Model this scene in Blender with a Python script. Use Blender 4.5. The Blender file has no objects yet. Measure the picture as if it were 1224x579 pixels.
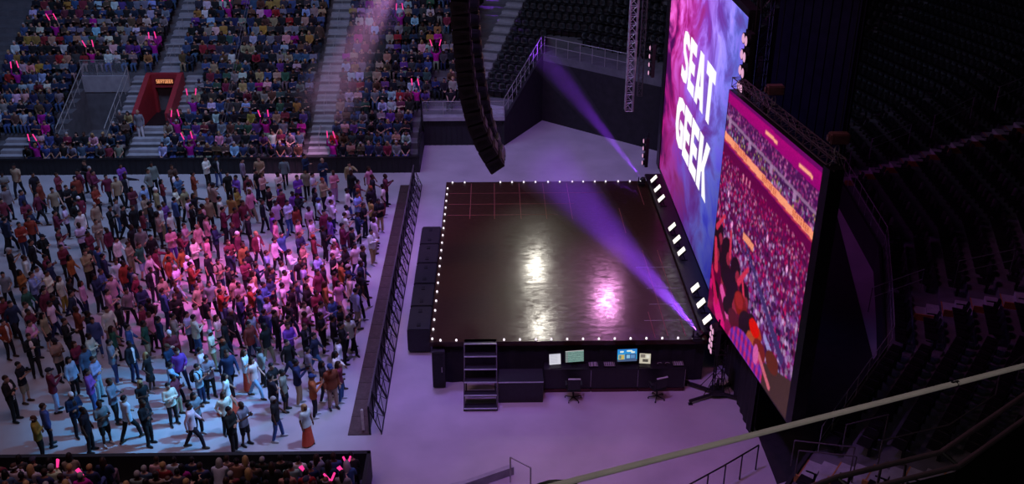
import bpy, bmesh, math, random
import numpy as np
from mathutils import Vector, Matrix
R = random.Random(7)
SC = bpy.context.scene
COL = SC.collection
# ---------------------------------------------------------------- camera model (frame 1224 x 579)
F = 1184.0; PITCH = math.atan(586 / F); HC = 20.0; CX, CY = 612.0, 289.5
YAW = math.atan(24 * math.cos(PITCH) / F)
_cp, _sp, _cy, _sy = math.cos(PITCH), math.sin(PITCH), math.cos(YAW), math.sin(YAW)
_fw = Vector((_sy*_cp, _cy*_cp, -_sp)); _rt = Vector((_cy, -_sy, 0)); _up = _rt.cross(_fw)
CAMP = Vector((0, 0, HC))
def _ray(x, y): return _fw + _rt*((x-CX)/F) - _up*((y-CY)/F)
def atz(x, y, z=0.0):
    d = _ray(x, y); return CAMP + d*((z-HC)/d.z)
def atY(x, y, Y):
    d = _ray(x, y); return CAMP + d*(Y/d.y)
def atX(x, y, X):
    d = _ray(x, y); return CAMP + d*(X/d.x)
def px(p):
    v = Vector(p) - CAMP; z = v.dot(_fw)
    return (CX + F*v.dot(_rt)/z, CY - F*v.dot(_up)/z, z)
cam = bpy.data.cameras.new('camera'); camo = bpy.data.objects.new('camera', cam); COL.objects.link(camo)
cam.sensor_width = 36; cam.lens = F/1224*36; cam.clip_end = 300; cam.clip_start = .1
camo.location = CAMP; camo.rotation_euler = (math.pi/2 - PITCH, 0, -YAW); SC.camera = camo
SC.view_settings.view_transform = 'Standard'; SC.view_settings.look = 'None'
SC.view_settings.gamma = 1; SC.view_settings.exposure = 0; SC.view_settings.use_curve_mapping = False
SC.cycles.use_denoising = True

# ---------------------------------------------------------------- materials
def newmat(name):
    m = bpy.data.materials.new(name); m.use_nodes = True
    nt = m.node_tree; b = nt.nodes['Principled BSDF']
    return m, nt, b
def mat(name, col, rough=.6, metal=0, var=.25, scale=6, bump=0, spec=.5):
    m, nt, b = newmat(name)
    b.inputs['Roughness'].default_value = rough; b.inputs['Metallic'].default_value = metal
    b.inputs['Specular IOR Level'].default_value = spec
    tc = nt.nodes.new('ShaderNodeTexCoord'); n = nt.nodes.new('ShaderNodeTexNoise')
    n.inputs['Scale'].default_value = scale; n.inputs['Detail'].default_value = 4
    nt.links.new(tc.outputs['Object'], n.inputs['Vector'])
    r = nt.nodes.new('ShaderNodeValToRGB')
    r.color_ramp.elements[0].position = .3; r.color_ramp.elements[1].position = .7
    r.color_ramp.elements[0].color = (*[c*(1-var) for c in col], 1)
    r.color_ramp.elements[1].color = (*[min(1, c*(1+var)) for c in col], 1)
    nt.links.new(n.outputs['Fac'], r.inputs['Fac']); nt.links.new(r.outputs['Color'], b.inputs['Base Color'])
    if bump:
        bp = nt.nodes.new('ShaderNodeBump'); bp.inputs['Strength'].default_value = bump; bp.inputs['Distance'].default_value = .02
        nt.links.new(n.outputs['Fac'], bp.inputs['Height']); nt.links.new(bp.outputs['Normal'], b.inputs['Normal'])
    return m
def emat(name, col, s):
    m, nt, b = newmat(name)
    b.inputs['Base Color'].default_value = (.02, .02, .02, 1); b.inputs['Roughness'].default_value = .3
    b.inputs['Emission Color'].default_value = (*col, 1); b.inputs['Emission Strength'].default_value = s
    return m
def objcol(name, rough, scale, var):
    m, nt, b = newmat(name)
    b.inputs['Roughness'].default_value = rough; b.inputs['Specular IOR Level'].default_value = .25
    oi = nt.nodes.new('ShaderNodeObjectInfo'); tc = nt.nodes.new('ShaderNodeTexCoord'); n = nt.nodes.new('ShaderNodeTexNoise')
    n.inputs['Scale'].default_value = scale
    mr = nt.nodes.new('ShaderNodeMapRange'); mr.inputs['To Min'].default_value = 1-var; mr.inputs['To Max'].default_value = 1+var
    mx = nt.nodes.new('ShaderNodeVectorMath'); mx.operation = 'SCALE'
    nt.links.new(tc.outputs['Object'], n.inputs['Vector']); nt.links.new(n.outputs['Fac'], mr.inputs['Value'])
    nt.links.new(oi.outputs['Color'], mx.inputs[0]); nt.links.new(mr.outputs['Result'], mx.inputs['Scale'])
    nt.links.new(mx.outputs['Vector'], b.inputs['Base Color'])
    return m
def attrmat(name, attr, rough=.8, emit=0):
    m, nt, b = newmat(name); b.inputs['Roughness'].default_value = rough; b.inputs['Specular IOR Level'].default_value = .25
    a = nt.nodes.new('ShaderNodeAttribute'); a.attribute_name = attr
    if emit:
        b.inputs['Base Color'].default_value = (.01, .01, .01, 1); b.inputs['Roughness'].default_value = .5
        nt.links.new(a.outputs['Color'], b.inputs['Emission Color']); b.inputs['Emission Strength'].default_value = emit
    else:
        nt.links.new(a.outputs['Color'], b.inputs['Base Color'])
    return m

M = dict(
    concrete=mat('floor_concrete', (.42, .40, .42), .55, 0, .13, .55, .02),
    step=mat('step_concrete', (.33, .33, .35), .8, 0, .15, 3),
    tread=mat('terrace_concrete', (.12, .12, .13), .85, 0, .2, 2),
    wallblack=mat('black_wall', (.012, .012, .016), .7, 0, .2, 2),
    drape=mat('black_drape', (.014, .012, .015), .9, 0, .3, 3),
    black=mat('black_paint', (.012, .011, .013), .45, 0, .3, 8),
    blackm=mat('black_metal', (.02, .02, .022), .4, .6, .3, 8),
    alu=mat('aluminium', (.62, .62, .66), .35, .8, .1, 10),
    steel=mat('grey_steel', (.42, .41, .40), .45, .3, .1, 6),
    railgrey=mat('rail_grey', (.50, .47, .45), .6, 0, .08, 6),
    railp=mat('dark_rail', (.12, .10, .115), .4, .2, .15, 6),
    seat=mat('seat_plastic', (.012, .011, .013), .45, 0, .3, 10),
    redwall=mat('red_paint', (.34, .025, .035), .55, 0, .12, 4),
    plate=mat('chequer_plate', (.085, .055, .05), .5, .4, .25, 9, .1),
    mesh=mat('barrier_mesh', (.035, .03, .035), .55, .4, .3, 12),
    tape=mat('marking_tape', (.24, .07, .05), .6, 0, .2, 5),
    orange=mat('step_edge_orange_light', (.45, .20, .06), .6, 0, .2, 5),  # orange light on the aisle steps, held as base colour
    cloth=objcol('cloth', .85, 9, .22), skin=objcol('skin', .55, 5, .06), hair=objcol('hair', .5, 30, .3),
    eye=mat('eye', (.02, .015, .012), .2), lip=mat('lip', (.35, .12, .11), .5),
    shoe=objcol('shoe', .5, 12, .2),
    white=emat('lamp_white', (1, .93, .84), 1.6), pinkl=emat('lamp_pink', (1, .50, .78), .75),
    edge=emat('edge_lamp', (1, .90, 1), 1.3), stick=emat('stick_pink', (1, .04, .30), 1.1),
    sign=emat('sign_orange', (1, .38, .16), .8),
    glass=None,
)
_m, _nt, _b = newmat('clear_glass'); _b.inputs['Base Color'].default_value = (.8, .85, .9, 1); _b.inputs['Roughness'].default_value = .05
_b.inputs['Alpha'].default_value = .12; M['glass'] = _m

# ---------------------------------------------------------------- mesh helpers
def box(bm, c, s, rot=None):
    r = bmesh.ops.create_cube(bm, size=1)
    mtx = Matrix.Translation(c) @ (rot.to_4x4() if rot else Matrix()) @ Matrix.Diagonal((*s, 1))
    bmesh.ops.transform(bm, matrix=mtx, verts=r['verts']); return r['verts']
def box2(bm, a, b):
    a = Vector(a); b = Vector(b); return box(bm, (a+b)/2, [abs(x) for x in (b-a)])
def bar(bm, p, q, r, seg=6, r2=None):
    p = Vector(p); q = Vector(q); d = q-p; L = d.length
    if L < 1e-6: return
    rot = Vector((0, 0, 1)).rotation_difference(d).to_matrix().to_4x4()
    bmesh.ops.create_cone(bm, cap_ends=True, segments=seg, radius1=r, radius2=r if r2 is None else r2, depth=L,
                          matrix=Matrix.Translation((p+q)/2) @ rot)
def ball(bm, c, r, seg=10, sc=(1, 1, 1)):
    v = bmesh.ops.create_uvsphere(bm, u_segments=seg, v_segments=max(6, seg*2//3), radius=1)['verts']
    bmesh.ops.transform(bm, matrix=Matrix.Translation(c) @ Matrix.Diagonal((r*sc[0], r*sc[1], r*sc[2], 1)), verts=v)
def link(name, bm, m, parent=None, bevel=0, smooth=False):
    if bevel:
        bmesh.ops.bevel(bm, geom=[e for e in bm.edges if len(e.link_faces) == 2 and e.calc_face_angle(0) > .6], offset=bevel, segments=2, affect='EDGES', clamp_overlap=True)
    me = bpy.data.meshes.new(name); bm.to_mesh(me); bm.free()
    if m: me.materials.append(m)
    if smooth:
        for p in me.polygons: p.use_smooth = True
    o = bpy.data.objects.new(name, me); COL.objects.link(o)
    if parent: o.parent = parent
    return o
def part(name, m, parent, fn, bevel=0, smooth=False):
    bm = bmesh.new(); fn(bm); return link(name, bm, m, parent, bevel, smooth)
def tag(o, label=None, cat=None, group=None, kind=None):
    if label: o['label'] = label
    if cat: o['category'] = cat
    if group: o['group'] = group
    if kind: o['kind'] = kind
    return o
def empty(name, loc=(0, 0, 0), rz=0, label=None, cat=None, group=None):
    o = bpy.data.objects.new(name, None); COL.objects.link(o); o.location = loc; o.rotation_euler = (0, 0, rz)
    return tag(o, label, cat, group)
def struct(name, m, fn, bevel=0):
    o = part(name, m, None, fn, bevel); o['kind'] = 'structure'; return o
def kids(o, cache={}):
    return list(o.children)
def dup(o, parent=None):
    c = o.copy(); COL.objects.link(c)
    if parent: c.parent = parent
    for ch in kids(o): dup(ch, c)
    return c
_ones = 'zero first second third fourth fifth sixth seventh eighth ninth tenth eleventh twelfth thirteenth fourteenth fifteenth sixteenth seventeenth eighteenth nineteenth'.split()
_tens = ['', '', 'twent', 'thirt', 'fort', 'fift', 'sixt', 'sevent', 'eight', 'ninet']
def nth(n):
    if n < 20: return _ones[n]
    t, u = divmod(n, 10)
    return _tens[t] + ('ieth' if u == 0 else 'y-' + _ones[u])
# ================================================================ SETTING
ZS = 1.75                                   # stage deck height
struct('floor', M['concrete'], lambda bm: box2(bm, (-45, 8, -.2), (30, 75, 0)))
def far_section():
    pass
# --- far stand: terrace of rows rising away from the floor
FY, FZ, FT, FR, NROW = 49.6, .25, .80, .335, 20     # first row, tread, riser
def fdeck(k): return FZ + FR*k
def fy(k): return FY + FT*k
AISLES = [(-26.6, -25.1, 0, 3), (-19.75, -18.0, 0, 20), (-10.1, -8.95, 0, 20)]
PIT = (-23.6, -21.0, 2, 8)
PORT = (-19.75, -17.95)
def xend(k): return -4.1 if k < 5 else -1.0
def far_terrace(bm):
    for k in range(NROW):
        spans = [(-45, xend(k))]
        if PIT[2] <= k < PIT[3]: spans = [(-45, PIT[0]), (PIT[1], xend(k))]
        cuts = [(PORT[0]+.12, PORT[1]-.12)] if 4 <= k < 8 else []
        for a, b in cuts:
            spans = [s for x0, x1 in spans for s in ([(x0, a), (b, x1)] if x0 < a and b < x1 else [(x0, x1)])]
        for x0, x1 in spans:
            box2(bm, (x0, fy(k)-.42, 0), (x1, fy(k)+.38+(.0), fdeck(k)))
struct('floor_far_terrace', M['tread'], far_terrace)
def far_steps(bm):
    for x0, x1, k0, k1 in AISLES:
        for k in range(k0, k1):
            for h in (0, 1):
                y0 = fy(k)-.42+.4*h
                sp = [(x0, x1)]
                if x0 == AISLES[1][0] and 4 <= k < 9:
                    sp = [(-20.9, -19.85), (-17.85, -16.9)]
                elif x0 == AISLES[1][0] and k >= 9: sp = [(-19.5, -18.35)]
                for a, b in sp:
                    box2(bm, (a, y0, fdeck(k)-.02), (b, y0+.38, fdeck(k)+.02+FR/2*h))
struct('trim_1', M['step'], far_steps)
struct('wall_far', M['wallblack'], lambda bm: [box2(bm, (-45, 48.80, 0), (-4.0, 48.92, .84))] + [box2(bm, (-45+i*.3, 48.77, 0), (-44.97+i*.3, 48.81, .82)) for i in range(136)])
struct('trim_2', M['blackm'], lambda bm: box2(bm, (-45, 48.76, .84), (-3.98, 48.96, .88)))
# pit beside the red portal (sunken entry with blue-grey floor) and its walls
struct('floor_pit', M['tread'], lambda bm: box2(bm, (PIT[0], fy(2)-.42, .02), (PIT[1], fy(8), .12)))
struct('wall_pit', M['tread'], lambda bm: box2(bm, (PIT[0], fy(8)-.56, 0.1), (PIT[1], fy(8)-.43, fdeck(8)-.5)))
struct('trim_9', M['step'], lambda bm: box2(bm, (PIT[0]-.02, fy(8)-.60, fdeck(8)-.5), (PIT[1]+.02, fy(8)-.43, fdeck(8)+.45)))
# red portal
def portal_walls(bm):
    for x in (PORT[0], PORT[1]):
        y0, y1 = 52.1, 55.2
        vs = [bm.verts.new((x+dx, y, z)) for dx in (-.14, .14) for y, z in ((y0, fdeck(3)), (y0, fdeck(3)+1.0), (y1, 3.55), (y1, fdeck(3)))]
        for f in ((0, 1, 2, 3), (7, 6, 5, 4), (0, 4, 5, 1), (1, 5, 6, 2), (2, 6, 7, 3), (3, 7, 4, 0)): bm.faces.new([vs[i] for i in f])
    box2(bm, (PORT[0]-.14, 55.2, 2.75), (PORT[1]+.14, 55.5, 3.55))
    for x0, x1 in ((PORT[0]-.14, PORT[0]+.3), (PORT[1]-.3, PORT[1]+.14)): box2(bm, (x0, 55.2, .4), (x1, 55.5, 2.75))
struct('door_1', M['redwall'], portal_walls)
struct('floor_portal', M['black'], lambda bm: (box2(bm, (PORT[0], 51.8, .5), (PORT[1], 57.5, fdeck(3))), box2(bm, (PORT[0], 57.4, 0), (PORT[1], 57.6, 3.2)), box2(bm, (PORT[0], 55.5, 2.8), (PORT[1], 57.6, 2.95))))
# --- low platform and the side stand to the right of the far stand
struct('floor_platform', M['step'], lambda bm: box2(bm, (-4.0, 52.7, 1.50), (.55, 55.6, 1.72)))
struct('wall_platform', M['wallblack'], lambda bm: [box2(bm, (-4.0, 52.85, 0), (.5, 52.95, 1.5))] + [box2(bm, (-4.0+i*.3, 52.81, 0), (-3.96+i*.3, 52.86, 1.48)) for i in range(15)])
struct('wall_side', M['wallblack'], lambda bm: box2(bm, (-4.12, 48.9, 0), (-4.0, 53, .84)))
A2, B2 = Vector((2.86, 57.0)), Vector((13.5, 47.95))
def _prism(bm, pts, z0, z1):
    lo = [bm.verts.new((p[0], p[1], z0)) for p in pts]; hi = [bm.verts.new((p[0], p[1], z1(p) if callable(z1) else z1)) for p in pts]
    n = len(pts)
    for i in range(n): bm.faces.new((lo[i], lo[(i+1) % n], hi[(i+1) % n], hi[i]))
    bm.faces.new(hi); bm.faces.new(list(reversed(lo)))
struct('wall_corner', M['drape'], lambda bm: _prism(bm, [A2, B2, B2+Vector((.3, .3)), A2+Vector((.3, .3))], 0, 3.7))
dAB = (B2-A2).normalized(); nAB = Vector((-dAB.y, dAB.x))
struct('floor_concourse', M['tread'], lambda bm: _prism(bm, [A2-dAB*.1, B2, B2+nAB*1.7, A2+nAB*1.7-dAB*.1], 3.7, 4.1))
# wedge stand (side section C) with its sloping side wall
CD = Vector((math.sin(math.radians(20)), math.cos(math.radians(20)))); CN = Vector((CD.y, -CD.x))
C0 = Vector((-1.6, 55.3))
struct('wall_wedge', M['drape'], lambda bm: _prism(bm, [(.53, 52.75), (2.86, 57.0), (2.7, 57.1), (.40, 52.85)], 0, lambda p: 1.5 if p[1] < 55 else 4.1))
def wedge(bm):
    for k in range(20):
        z = 1.72+.34*(k+1); p = C0+CD*(.8*k)
        L = 1.4+.42*0; r = 4.0+.12*k if k < 3 else 26
        q0 = p-CN*2.2; q1 = p+CN*(3.0-.0*k) if k < 7 else p+CN*16
        _prism(bm, [q0, q1, q1+CD*.8, q0+CD*.8], 0.5, z)
struct('floor_wedge_terrace', M['tread'], wedge)
def wsteps(bm):
    for k in range(20):
        for h in (0, 1):
            p = C0+CD*(.8*k+.4*h); z = 1.72+.34*(k+1)
            _prism(bm, [p-CN*.55, p+CN*.55, p+CN*.55+CD*.38, p-CN*.55+CD*.38], z-.03, z+.02+.17*h)
struct('trim_3', M['step'], wsteps)
def corner_terrace(bm):
    for k in range(14):
        o = 1.7+.9*k; e = 14 if k else 18
        a = A2+nAB*o+dAB*1.0; b = A2+nAB*o+dAB*10.5
        _prism(bm, [a, b, b+nAB*.9, a+nAB*.9], 1, 4.3+.36*k)
struct('floor_corner_terrace', M['tread'], corner_terrace)
# --- right bowl: rows around the back of the stage
RB = [Vector(p) for p in ((3.2, 15.2), (9.5, 23.7), (13.7, 29.3), (14.95, 33.0), (16.3, 37.2), (17.0, 44.9), (17.1, 50.0), (15.2, 57.0), (11.5, 63.0))]
RT, RR, RZ, RN = .92, .35, 1.15, 24
def offs(d):
    out = []
    for i, p in enumerate(RB):
        ns = []
        for a, b in ((i-1, i), (i, i+1)):
            if a >= 0 and b < len(RB):
                t = (RB[b]-RB[a]).normalized(); ns.append(Vector((t.y, -t.x)))
        n = sum(ns, Vector((0, 0))).normalized(); out.append(p + n*(d/n.dot(ns[0])))
    return out
def bowl(bm):
    for k in range(RN):
        a = offs(RT*k); b = offs(RT*(k+1)); z = RZ+RR*k
        zl = 0 if k == 0 else z-RR
        va = [bm.verts.new((*p, z)) for p in a]; vb = [bm.verts.new((*p, z)) for p in b]; vl = [bm.verts.new((*p, zl)) for p in a]
        for i in range(len(a)-1):
            bm.faces.new((va[i], va[i+1], vb[i+1], vb[i])); bm.faces.new((vl[i], vl[i+1], va[i+1], va[i]))
struct('floor_bowl_terrace', M['tread'], bowl)
struct('wall_bowl', M['wallblack'], lambda bm: [_prism(bm, [offs(-.12)[i], offs(-.12)[i+1], offs(-.02)[i+1], offs(-.02)[i]], 0, RZ+.12) for i in range(5)])
def back_wall(bm):
    box2(bm, (-45, 66, 0), (45, 66.4, 22)); box2(bm, (40, 5, 0), (40.4, 66, 24)); box2(bm, (-45.4, 5, 0), (-45, 66, 22))
struct('wall_arena', M['wallblack'], back_wall)
struct('ceiling', M['wallblack'], lambda bm: box2(bm, (-45, -10, 27), (45, 70, 27.4)))
# --- near stand at the lower edge
NY0 = 24.2
def near_terrace(bm):
    for k in range(6):
        box2(bm, (-20, 22.72-.85*k, 0), (-3.95, 23.57-.85*k, .40+.42*k))
struct('floor_near_terrace', M['tread'], near_terrace)
struct('wall_near', M['wallblack'], lambda bm: (box2(bm, (-20, 24.05, 0), (-3.85, 24.2, 1.0)), box2(bm, (-3.95, 16, 0), (-3.85, 24.2, 1.0))))
def near_arc(bm):
    P = [(-1.6, 23.7), (-.4, 24.1), (.5, 24.45)]
    _prism(bm, [(-4, 22.6), (-1.02, 23.6), (.42, 24.35), (.5, 24.2), (-1, 23.45), (-4, 22.45)], 0, .3)
struct('wall_near_arc', M['step'], near_arc)
struct('floor_backstage_shade', M['drape'], lambda bm: _prism(bm, [(8.5, 23.6), (9.9, 24.2), (13.6, 29.4), (16.8, 44.8), (13.6, 47.6), (8.5, 47.6)], 0, .012))  # thin black sheet standing in for shade on the floor behind the screens
# tall dark drape behind the centre screen
def drape(bm):
    n = 26
    for i in range(n):
        x = 10.6+1.9*i/n; y = 36.0+.12*math.sin(i*2.1)-3.0*i/n
        box(bm, (x, y, 11), (.10, .35, 19), Matrix.Rotation(.6, 3, 'Z'))
struct('wall_drape', mat('blue_grey_drape', (.006, .006, .009), .95, 0, .3, 3, 0, .1), drape)
# black curtain between the side screen and the floor
def curtain(bm):
    n = 40; vs = []
    for i in range(n+1):
        y = 30.9-5.0*i/n; x = 8.22+.03*math.sin(i*1.7)
        vs.append((bm.verts.new((x, y, 0)), bm.verts.new((x+.02, y, 2.4)), bm.verts.new((x+.12, y, 2.4)), bm.verts.new((x+.12, y, 0))))
    for a, b in zip(vs, vs[1:]):
        for j in range(3): bm.faces.new((a[j], b[j], b[j+1], a[j+1]))
t = part('stage_curtain', M['drape'], None, curtain); tag(t, 'black curtain hanging from under the crowd-picture screen to the floor', 'curtain')

# ================================================================ STAGE
SX0, SX1, SY0, SY1 = -2.32, 7.30, 29.12, 43.3
st = empty('stage', (0, 0, 0), 0, 'wide black glossy stage deck edged with small white lights', 'stage')
def bp_coat(nt, tc):
    n = nt.nodes.new('ShaderNodeTexNoise'); n.inputs['Scale'].default_value = 7; n.inputs['Detail'].default_value = 12; n.inputs['Roughness'].default_value = .85
    q = nt.nodes.new('ShaderNodeBump'); q.inputs['Strength'].default_value = .12; q.inputs['Distance'].default_value = .004
    nt.links.new(tc.outputs['Object'], n.inputs['Vector']); nt.links.new(n.outputs['Fac'], q.inputs['Height']); return q.outputs['Normal']
m, nt, b = newmat('stage_deck'); M['deck'] = m
tc = nt.nodes.new('ShaderNodeTexCoord')
n1 = nt.nodes.new('ShaderNodeTexNoise'); n1.inputs['Scale'].default_value = 7; n1.inputs['Detail'].default_value = 9; n1.inputs['Roughness'].default_value = .72
mp = nt.nodes.new('ShaderNodeMapping'); mp.inputs['Scale'].default_value = (.7, 1.3, 1)
nt.links.new(tc.outputs['Object'], mp.inputs['Vector']); nt.links.new(mp.outputs['Vector'], n1.inputs['Vector'])
r1 = nt.nodes.new('ShaderNodeMapRange'); r1.inputs['From Min'].default_value = .38; r1.inputs['From Max'].default_value = .62
r1.inputs['To Min'].default_value = .33; r1.inputs['To Max'].default_value = .46
nt.links.new(n1.outputs['Fac'], r1.inputs['Value']); nt.links.new(r1.outputs['Result'], b.inputs['Roughness'])
r2 = nt.nodes.new('ShaderNodeMapRange'); r2.inputs['From Min'].default_value = .42; r2.inputs['From Max'].default_value = .60; r2.inputs['To Min'].default_value = .10; r2.inputs['To Max'].default_value = 1.0
n3 = nt.nodes.new('ShaderNodeTexNoise'); n3.inputs['Scale'].default_value = 4.5; n3.inputs['Detail'].default_value = 12; n3.inputs['Roughness'].default_value = .8; n3.inputs['Distortion'].default_value = .6
nt.links.new(mp.outputs['Vector'], n3.inputs['Vector']); nt.links.new(n3.outputs['Fac'], r2.inputs['Value']); nt.links.new(r2.outputs['Result'], b.inputs['Coat Weight']); b.inputs['Coat Roughness'].default_value = .15; nt.links.new(bp_coat(nt, tc), b.inputs['Coat Normal'])
b.inputs['Base Color'].default_value = (.034, .015, .008, 1); b.inputs['Specular IOR Level'].default_value = .10
n2 = nt.nodes.new('ShaderNodeTexNoise'); n2.inputs['Scale'].default_value = 13; n2.inputs['Detail'].default_value = 10; n2.inputs['Roughness'].default_value = .75
nt.links.new(tc.outputs['Object'], n2.inputs['Vector'])
bp = nt.nodes.new('ShaderNodeBump'); bp.inputs['Strength'].default_value = .30; bp.inputs['Distance'].default_value = .003
nt.links.new(n2.outputs['Fac'], bp.inputs['Height']); nt.links.new(bp.outputs['Normal'], b.inputs['Normal'])
part('deck', M['deck'], st, lambda bm: box2(bm, (SX0, SY0, ZS-.18), (SX1, SY1, ZS)))
def skirt(bm):
    for (x0, y0, x1, y1) in ((SX0+.1, SY0+.12, SX1-.05, SY0+.12), (SX1-.05, SY0+.12, SX1-.05, SY1-.1), (SX1-.05, SY1-.1, SX0+.1, SY1-.1), (SX0+.1, SY1-.1, SX0+.1, SY0+.12)):
        L = math.hypot(x1-x0, y1-y0); n = int(L/.16); t = Vector((x1-x0, y1-y0))/L; nn = Vector((t.y, -t.x))
        pts = [Vector((x0, y0))+t*(L*i/n)+nn*(.02*math.sin(i*1.9)) for i in range(n+1)]
        a = [bm.verts.new((*p, .01)) for p in pts]; c = [bm.verts.new((*p, ZS-.18)) for p in pts]
        for i in range(n): bm.faces.new((a[i], a[i+1], c[i+1], c[i]))
part('skirt', M['drape'], st, skirt)
lamp_px = []
ys = [226+k for k in (0, 7, 15, 23, 31, 39, 47.5, 56, 65, 74, 83.5, 93, 103, 113, 123.5, 134.5, 146, 157, 168.5, 180)]
for i, y in enumerate(ys): lamp_px.append((SX0+.09, atz(525, y, ZS).y))
for x in (541, 555.5, 598, 612, 626, 640, 655, 669, 684, 697, 711, 724, 739, 753, 766): lamp_px.append((atz(x, 218, ZS).x, SY1-.09))
for x in (526.5, 545.5, 602.5, 621.5, 640.5, 659, 678, 697, 716, 735, 754, 773, 792, 811, 829): lamp_px.append((atz(x, 407, ZS).x, SY0+.08))
for x, y in lamp_px:
    part('edge_light', M['edge'], st, lambda bm: (bar(bm, (x, y, ZS), (x, y, ZS+.04), .036, 8), ball(bm, (x, y, ZS+.04), .036, 8)))
for y in (231, 244, 257):
    Y = atz(610, y, ZS).y; xe = 4.3 if y > 231 else 5.0
    part('floor_tape', M['tape'], st, lambda bm: box2(bm, (SX0+.2, Y-.012, ZS), (xe-(y-231)*.06, Y+.012, ZS+.004)))
for x in (563, 591, 621, 650, 679):
    X = atz(x, 231, ZS).x
    part('floor_tape', M['tape'], st, lambda bm: box2(bm, (X-.012, atz(x, 262, ZS).y, ZS), (X+.012, SY1-.2, ZS+.004)))
for x, y0, y1, pk in ((783, 299, 402, 0), (809, 299, 402, 1), (779, 373, 404, 0), (744, 249, 279, 1), (766, 222, 245, 0)):
    X = atz(x, (y0+y1)/2 if x != 809 else 370, ZS).x; Ya, Yb = atz(x, y1, ZS).y, atz(x, y0, ZS).y
    part('floor_tape', M['tape'], st, lambda bm: box2(bm, (X-.014, Ya, ZS), (X+.014, Yb, ZS+.004)))
for x0, x1, y in ((773, 842, 345), (776, 838, 364), (770, 835, 383.5), (760, 805, 320)):
    a, c = atz(x0, y, ZS), atz(x1, y, ZS)
    part('floor_tape', M['steel'], st, lambda bm: box2(bm, (a.x, a.y-.01, ZS), (min(c.x, 7.0), a.y+.01, ZS+.004)))
# plinth for the strobe panels along the stage's screen edge
pl = part('light_plinth', M['black'], None, lambda bm: box2(bm, (7.16, SY0+.3, ZS+.003), (7.95, SY1+.6, ZS+.12)), .02)
tag(pl, 'long low black plinth at the foot of the purple screen under the strobes', 'plinth')
for i, (x, y) in enumerate(((777, 215.5), (781, 227), (785.5, 239), (797.5, 273), (803, 288), (808, 302.5), (824.5, 346), (831, 364.5), (838, 384))):
    p = atz(x, y, ZS+.35); p.x = 7.42
    o = empty('strobe_light', (p.x, p.y, ZS+.12), 0, f'white glowing square strobe panel, {nth(i+1)} from the far end of the row', 'strobe light', 'strobe panels beside the screen')
    rot = Matrix.Rotation(math.radians(-47), 3, 'Y')
    part('light_face', M['white'], o, lambda bm: box(bm, (-.04, 0, .30), (.36, .30, .02), rot))
    part('housing', M['black'], o, lambda bm: box(bm, (.0, 0, .26), (.40, .34, .06), rot), .01)
    part('foot_plate', M['blackm'], o, lambda bm: box2(bm, (-.05, -.22, 0), (.2, .22, .03)))
    for sy in (-.15, .15): part('bracket', M['blackm'], o, lambda bm: bar(bm, (.1, sy, .02), (.02, sy, .25), .02))
# subwoofers along the crowd side
for i in range(5):
    y1 = 40.0-1.78*i; y0 = y1-1.74
    o = empty('subwoofer', (-2.9, (y0+y1)/2, 0), 0, f'black subwoofer stack against the stage side facing the barrier, {nth(i+1)} from the far end', 'speaker', 'subwoofers beside the stage')
    part('cabinet', M['black'], o, lambda bm: box2(bm, (-.36, -.86, .05), (.46, .86, 1.02)), .03)
    part('grille', M['mesh'], o, lambda bm: box2(bm, (-.39, -.8, .1), (-.355, .8, .96)), .01)
    for sy in (-1, 1):
        part('handle', M['blackm'], o, lambda bm: box2(bm, (-.05, sy*.5-.12, 1.018), (.1, sy*.5+.12, 1.035)))
        part('skid', M['blackm'], o, lambda bm: box2(bm, (-.3, sy*.7-.05, 0), (.4, sy*.7+.05, .052)))
# black cabinet at stage corner
o = empty('cabinet', (-2.02, 28.98, 0), 0, 'narrow black cabinet at the stage corner left of the stairs', 'cabinet')
part('body', M['black'], o, lambda bm: box2(bm, (-.22, -.12, .04), (.22, .12, 1.5)), .02)
part('door', M['blackm'], o, lambda bm: box2(bm, (-.18, -.14, .12), (.18, -.118, 1.42)), .008)
part('handle', M['steel'], o, lambda bm: box2(bm, (.1, -.155, .7), (.13, -.138, .9)))
# stage stairs
x0, x1 = atz(555, 490).x, atz(594, 490).x
o = empty('stage_stairs', ((x0+x1)/2, 28.3, 0), 0, 'black open stage stairs of six metal-edged steps', 'stairs')
w = (x1-x0)/2
stp = [(490, .06), (471, 0), (452, 0), (433, 0), (423, 0)]
for i in range(6):
    z = .12+(ZS-.12)*i/5; y = 27.62+(SY0-27.62)*i/5-28.3-.12
    tr = part('tread', M['black'], o, lambda bm: box2(bm, (-w, y, z-.04), (w, y+.30, z)), .006)
    part('nosing', M['alu'], tr, lambda bm: box2(bm, (-w, y-.02, z-.025), (w, y+.02, z+.006)))
for s in (-1, 1):
    def stringer(bm):
        vs = [bm.verts.new((s*w+dx, y, z)) for dx in (-.02, .02) for y, z in ((-.78, 0), (-.78, .12), (SY0-28.3-.1, ZS-.05), (SY0-28.3-.1, ZS-.4), (-.4, 0))]
        bm.faces.new(vs[:5]); bm.faces.new(list(reversed(vs[5:])))
        for i in range(5): bm.faces.new((vs[i], vs[(i+1) % 5], vs[5+(i+1) % 5], vs[5+i]))
    part('stringer', M['black'], o, stringer)
    part('leg', M['blackm'], o, lambda bm: bar(bm, (s*(w-.05), .35, 0), (s*(w-.05), .35, 1.1), .025))
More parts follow.
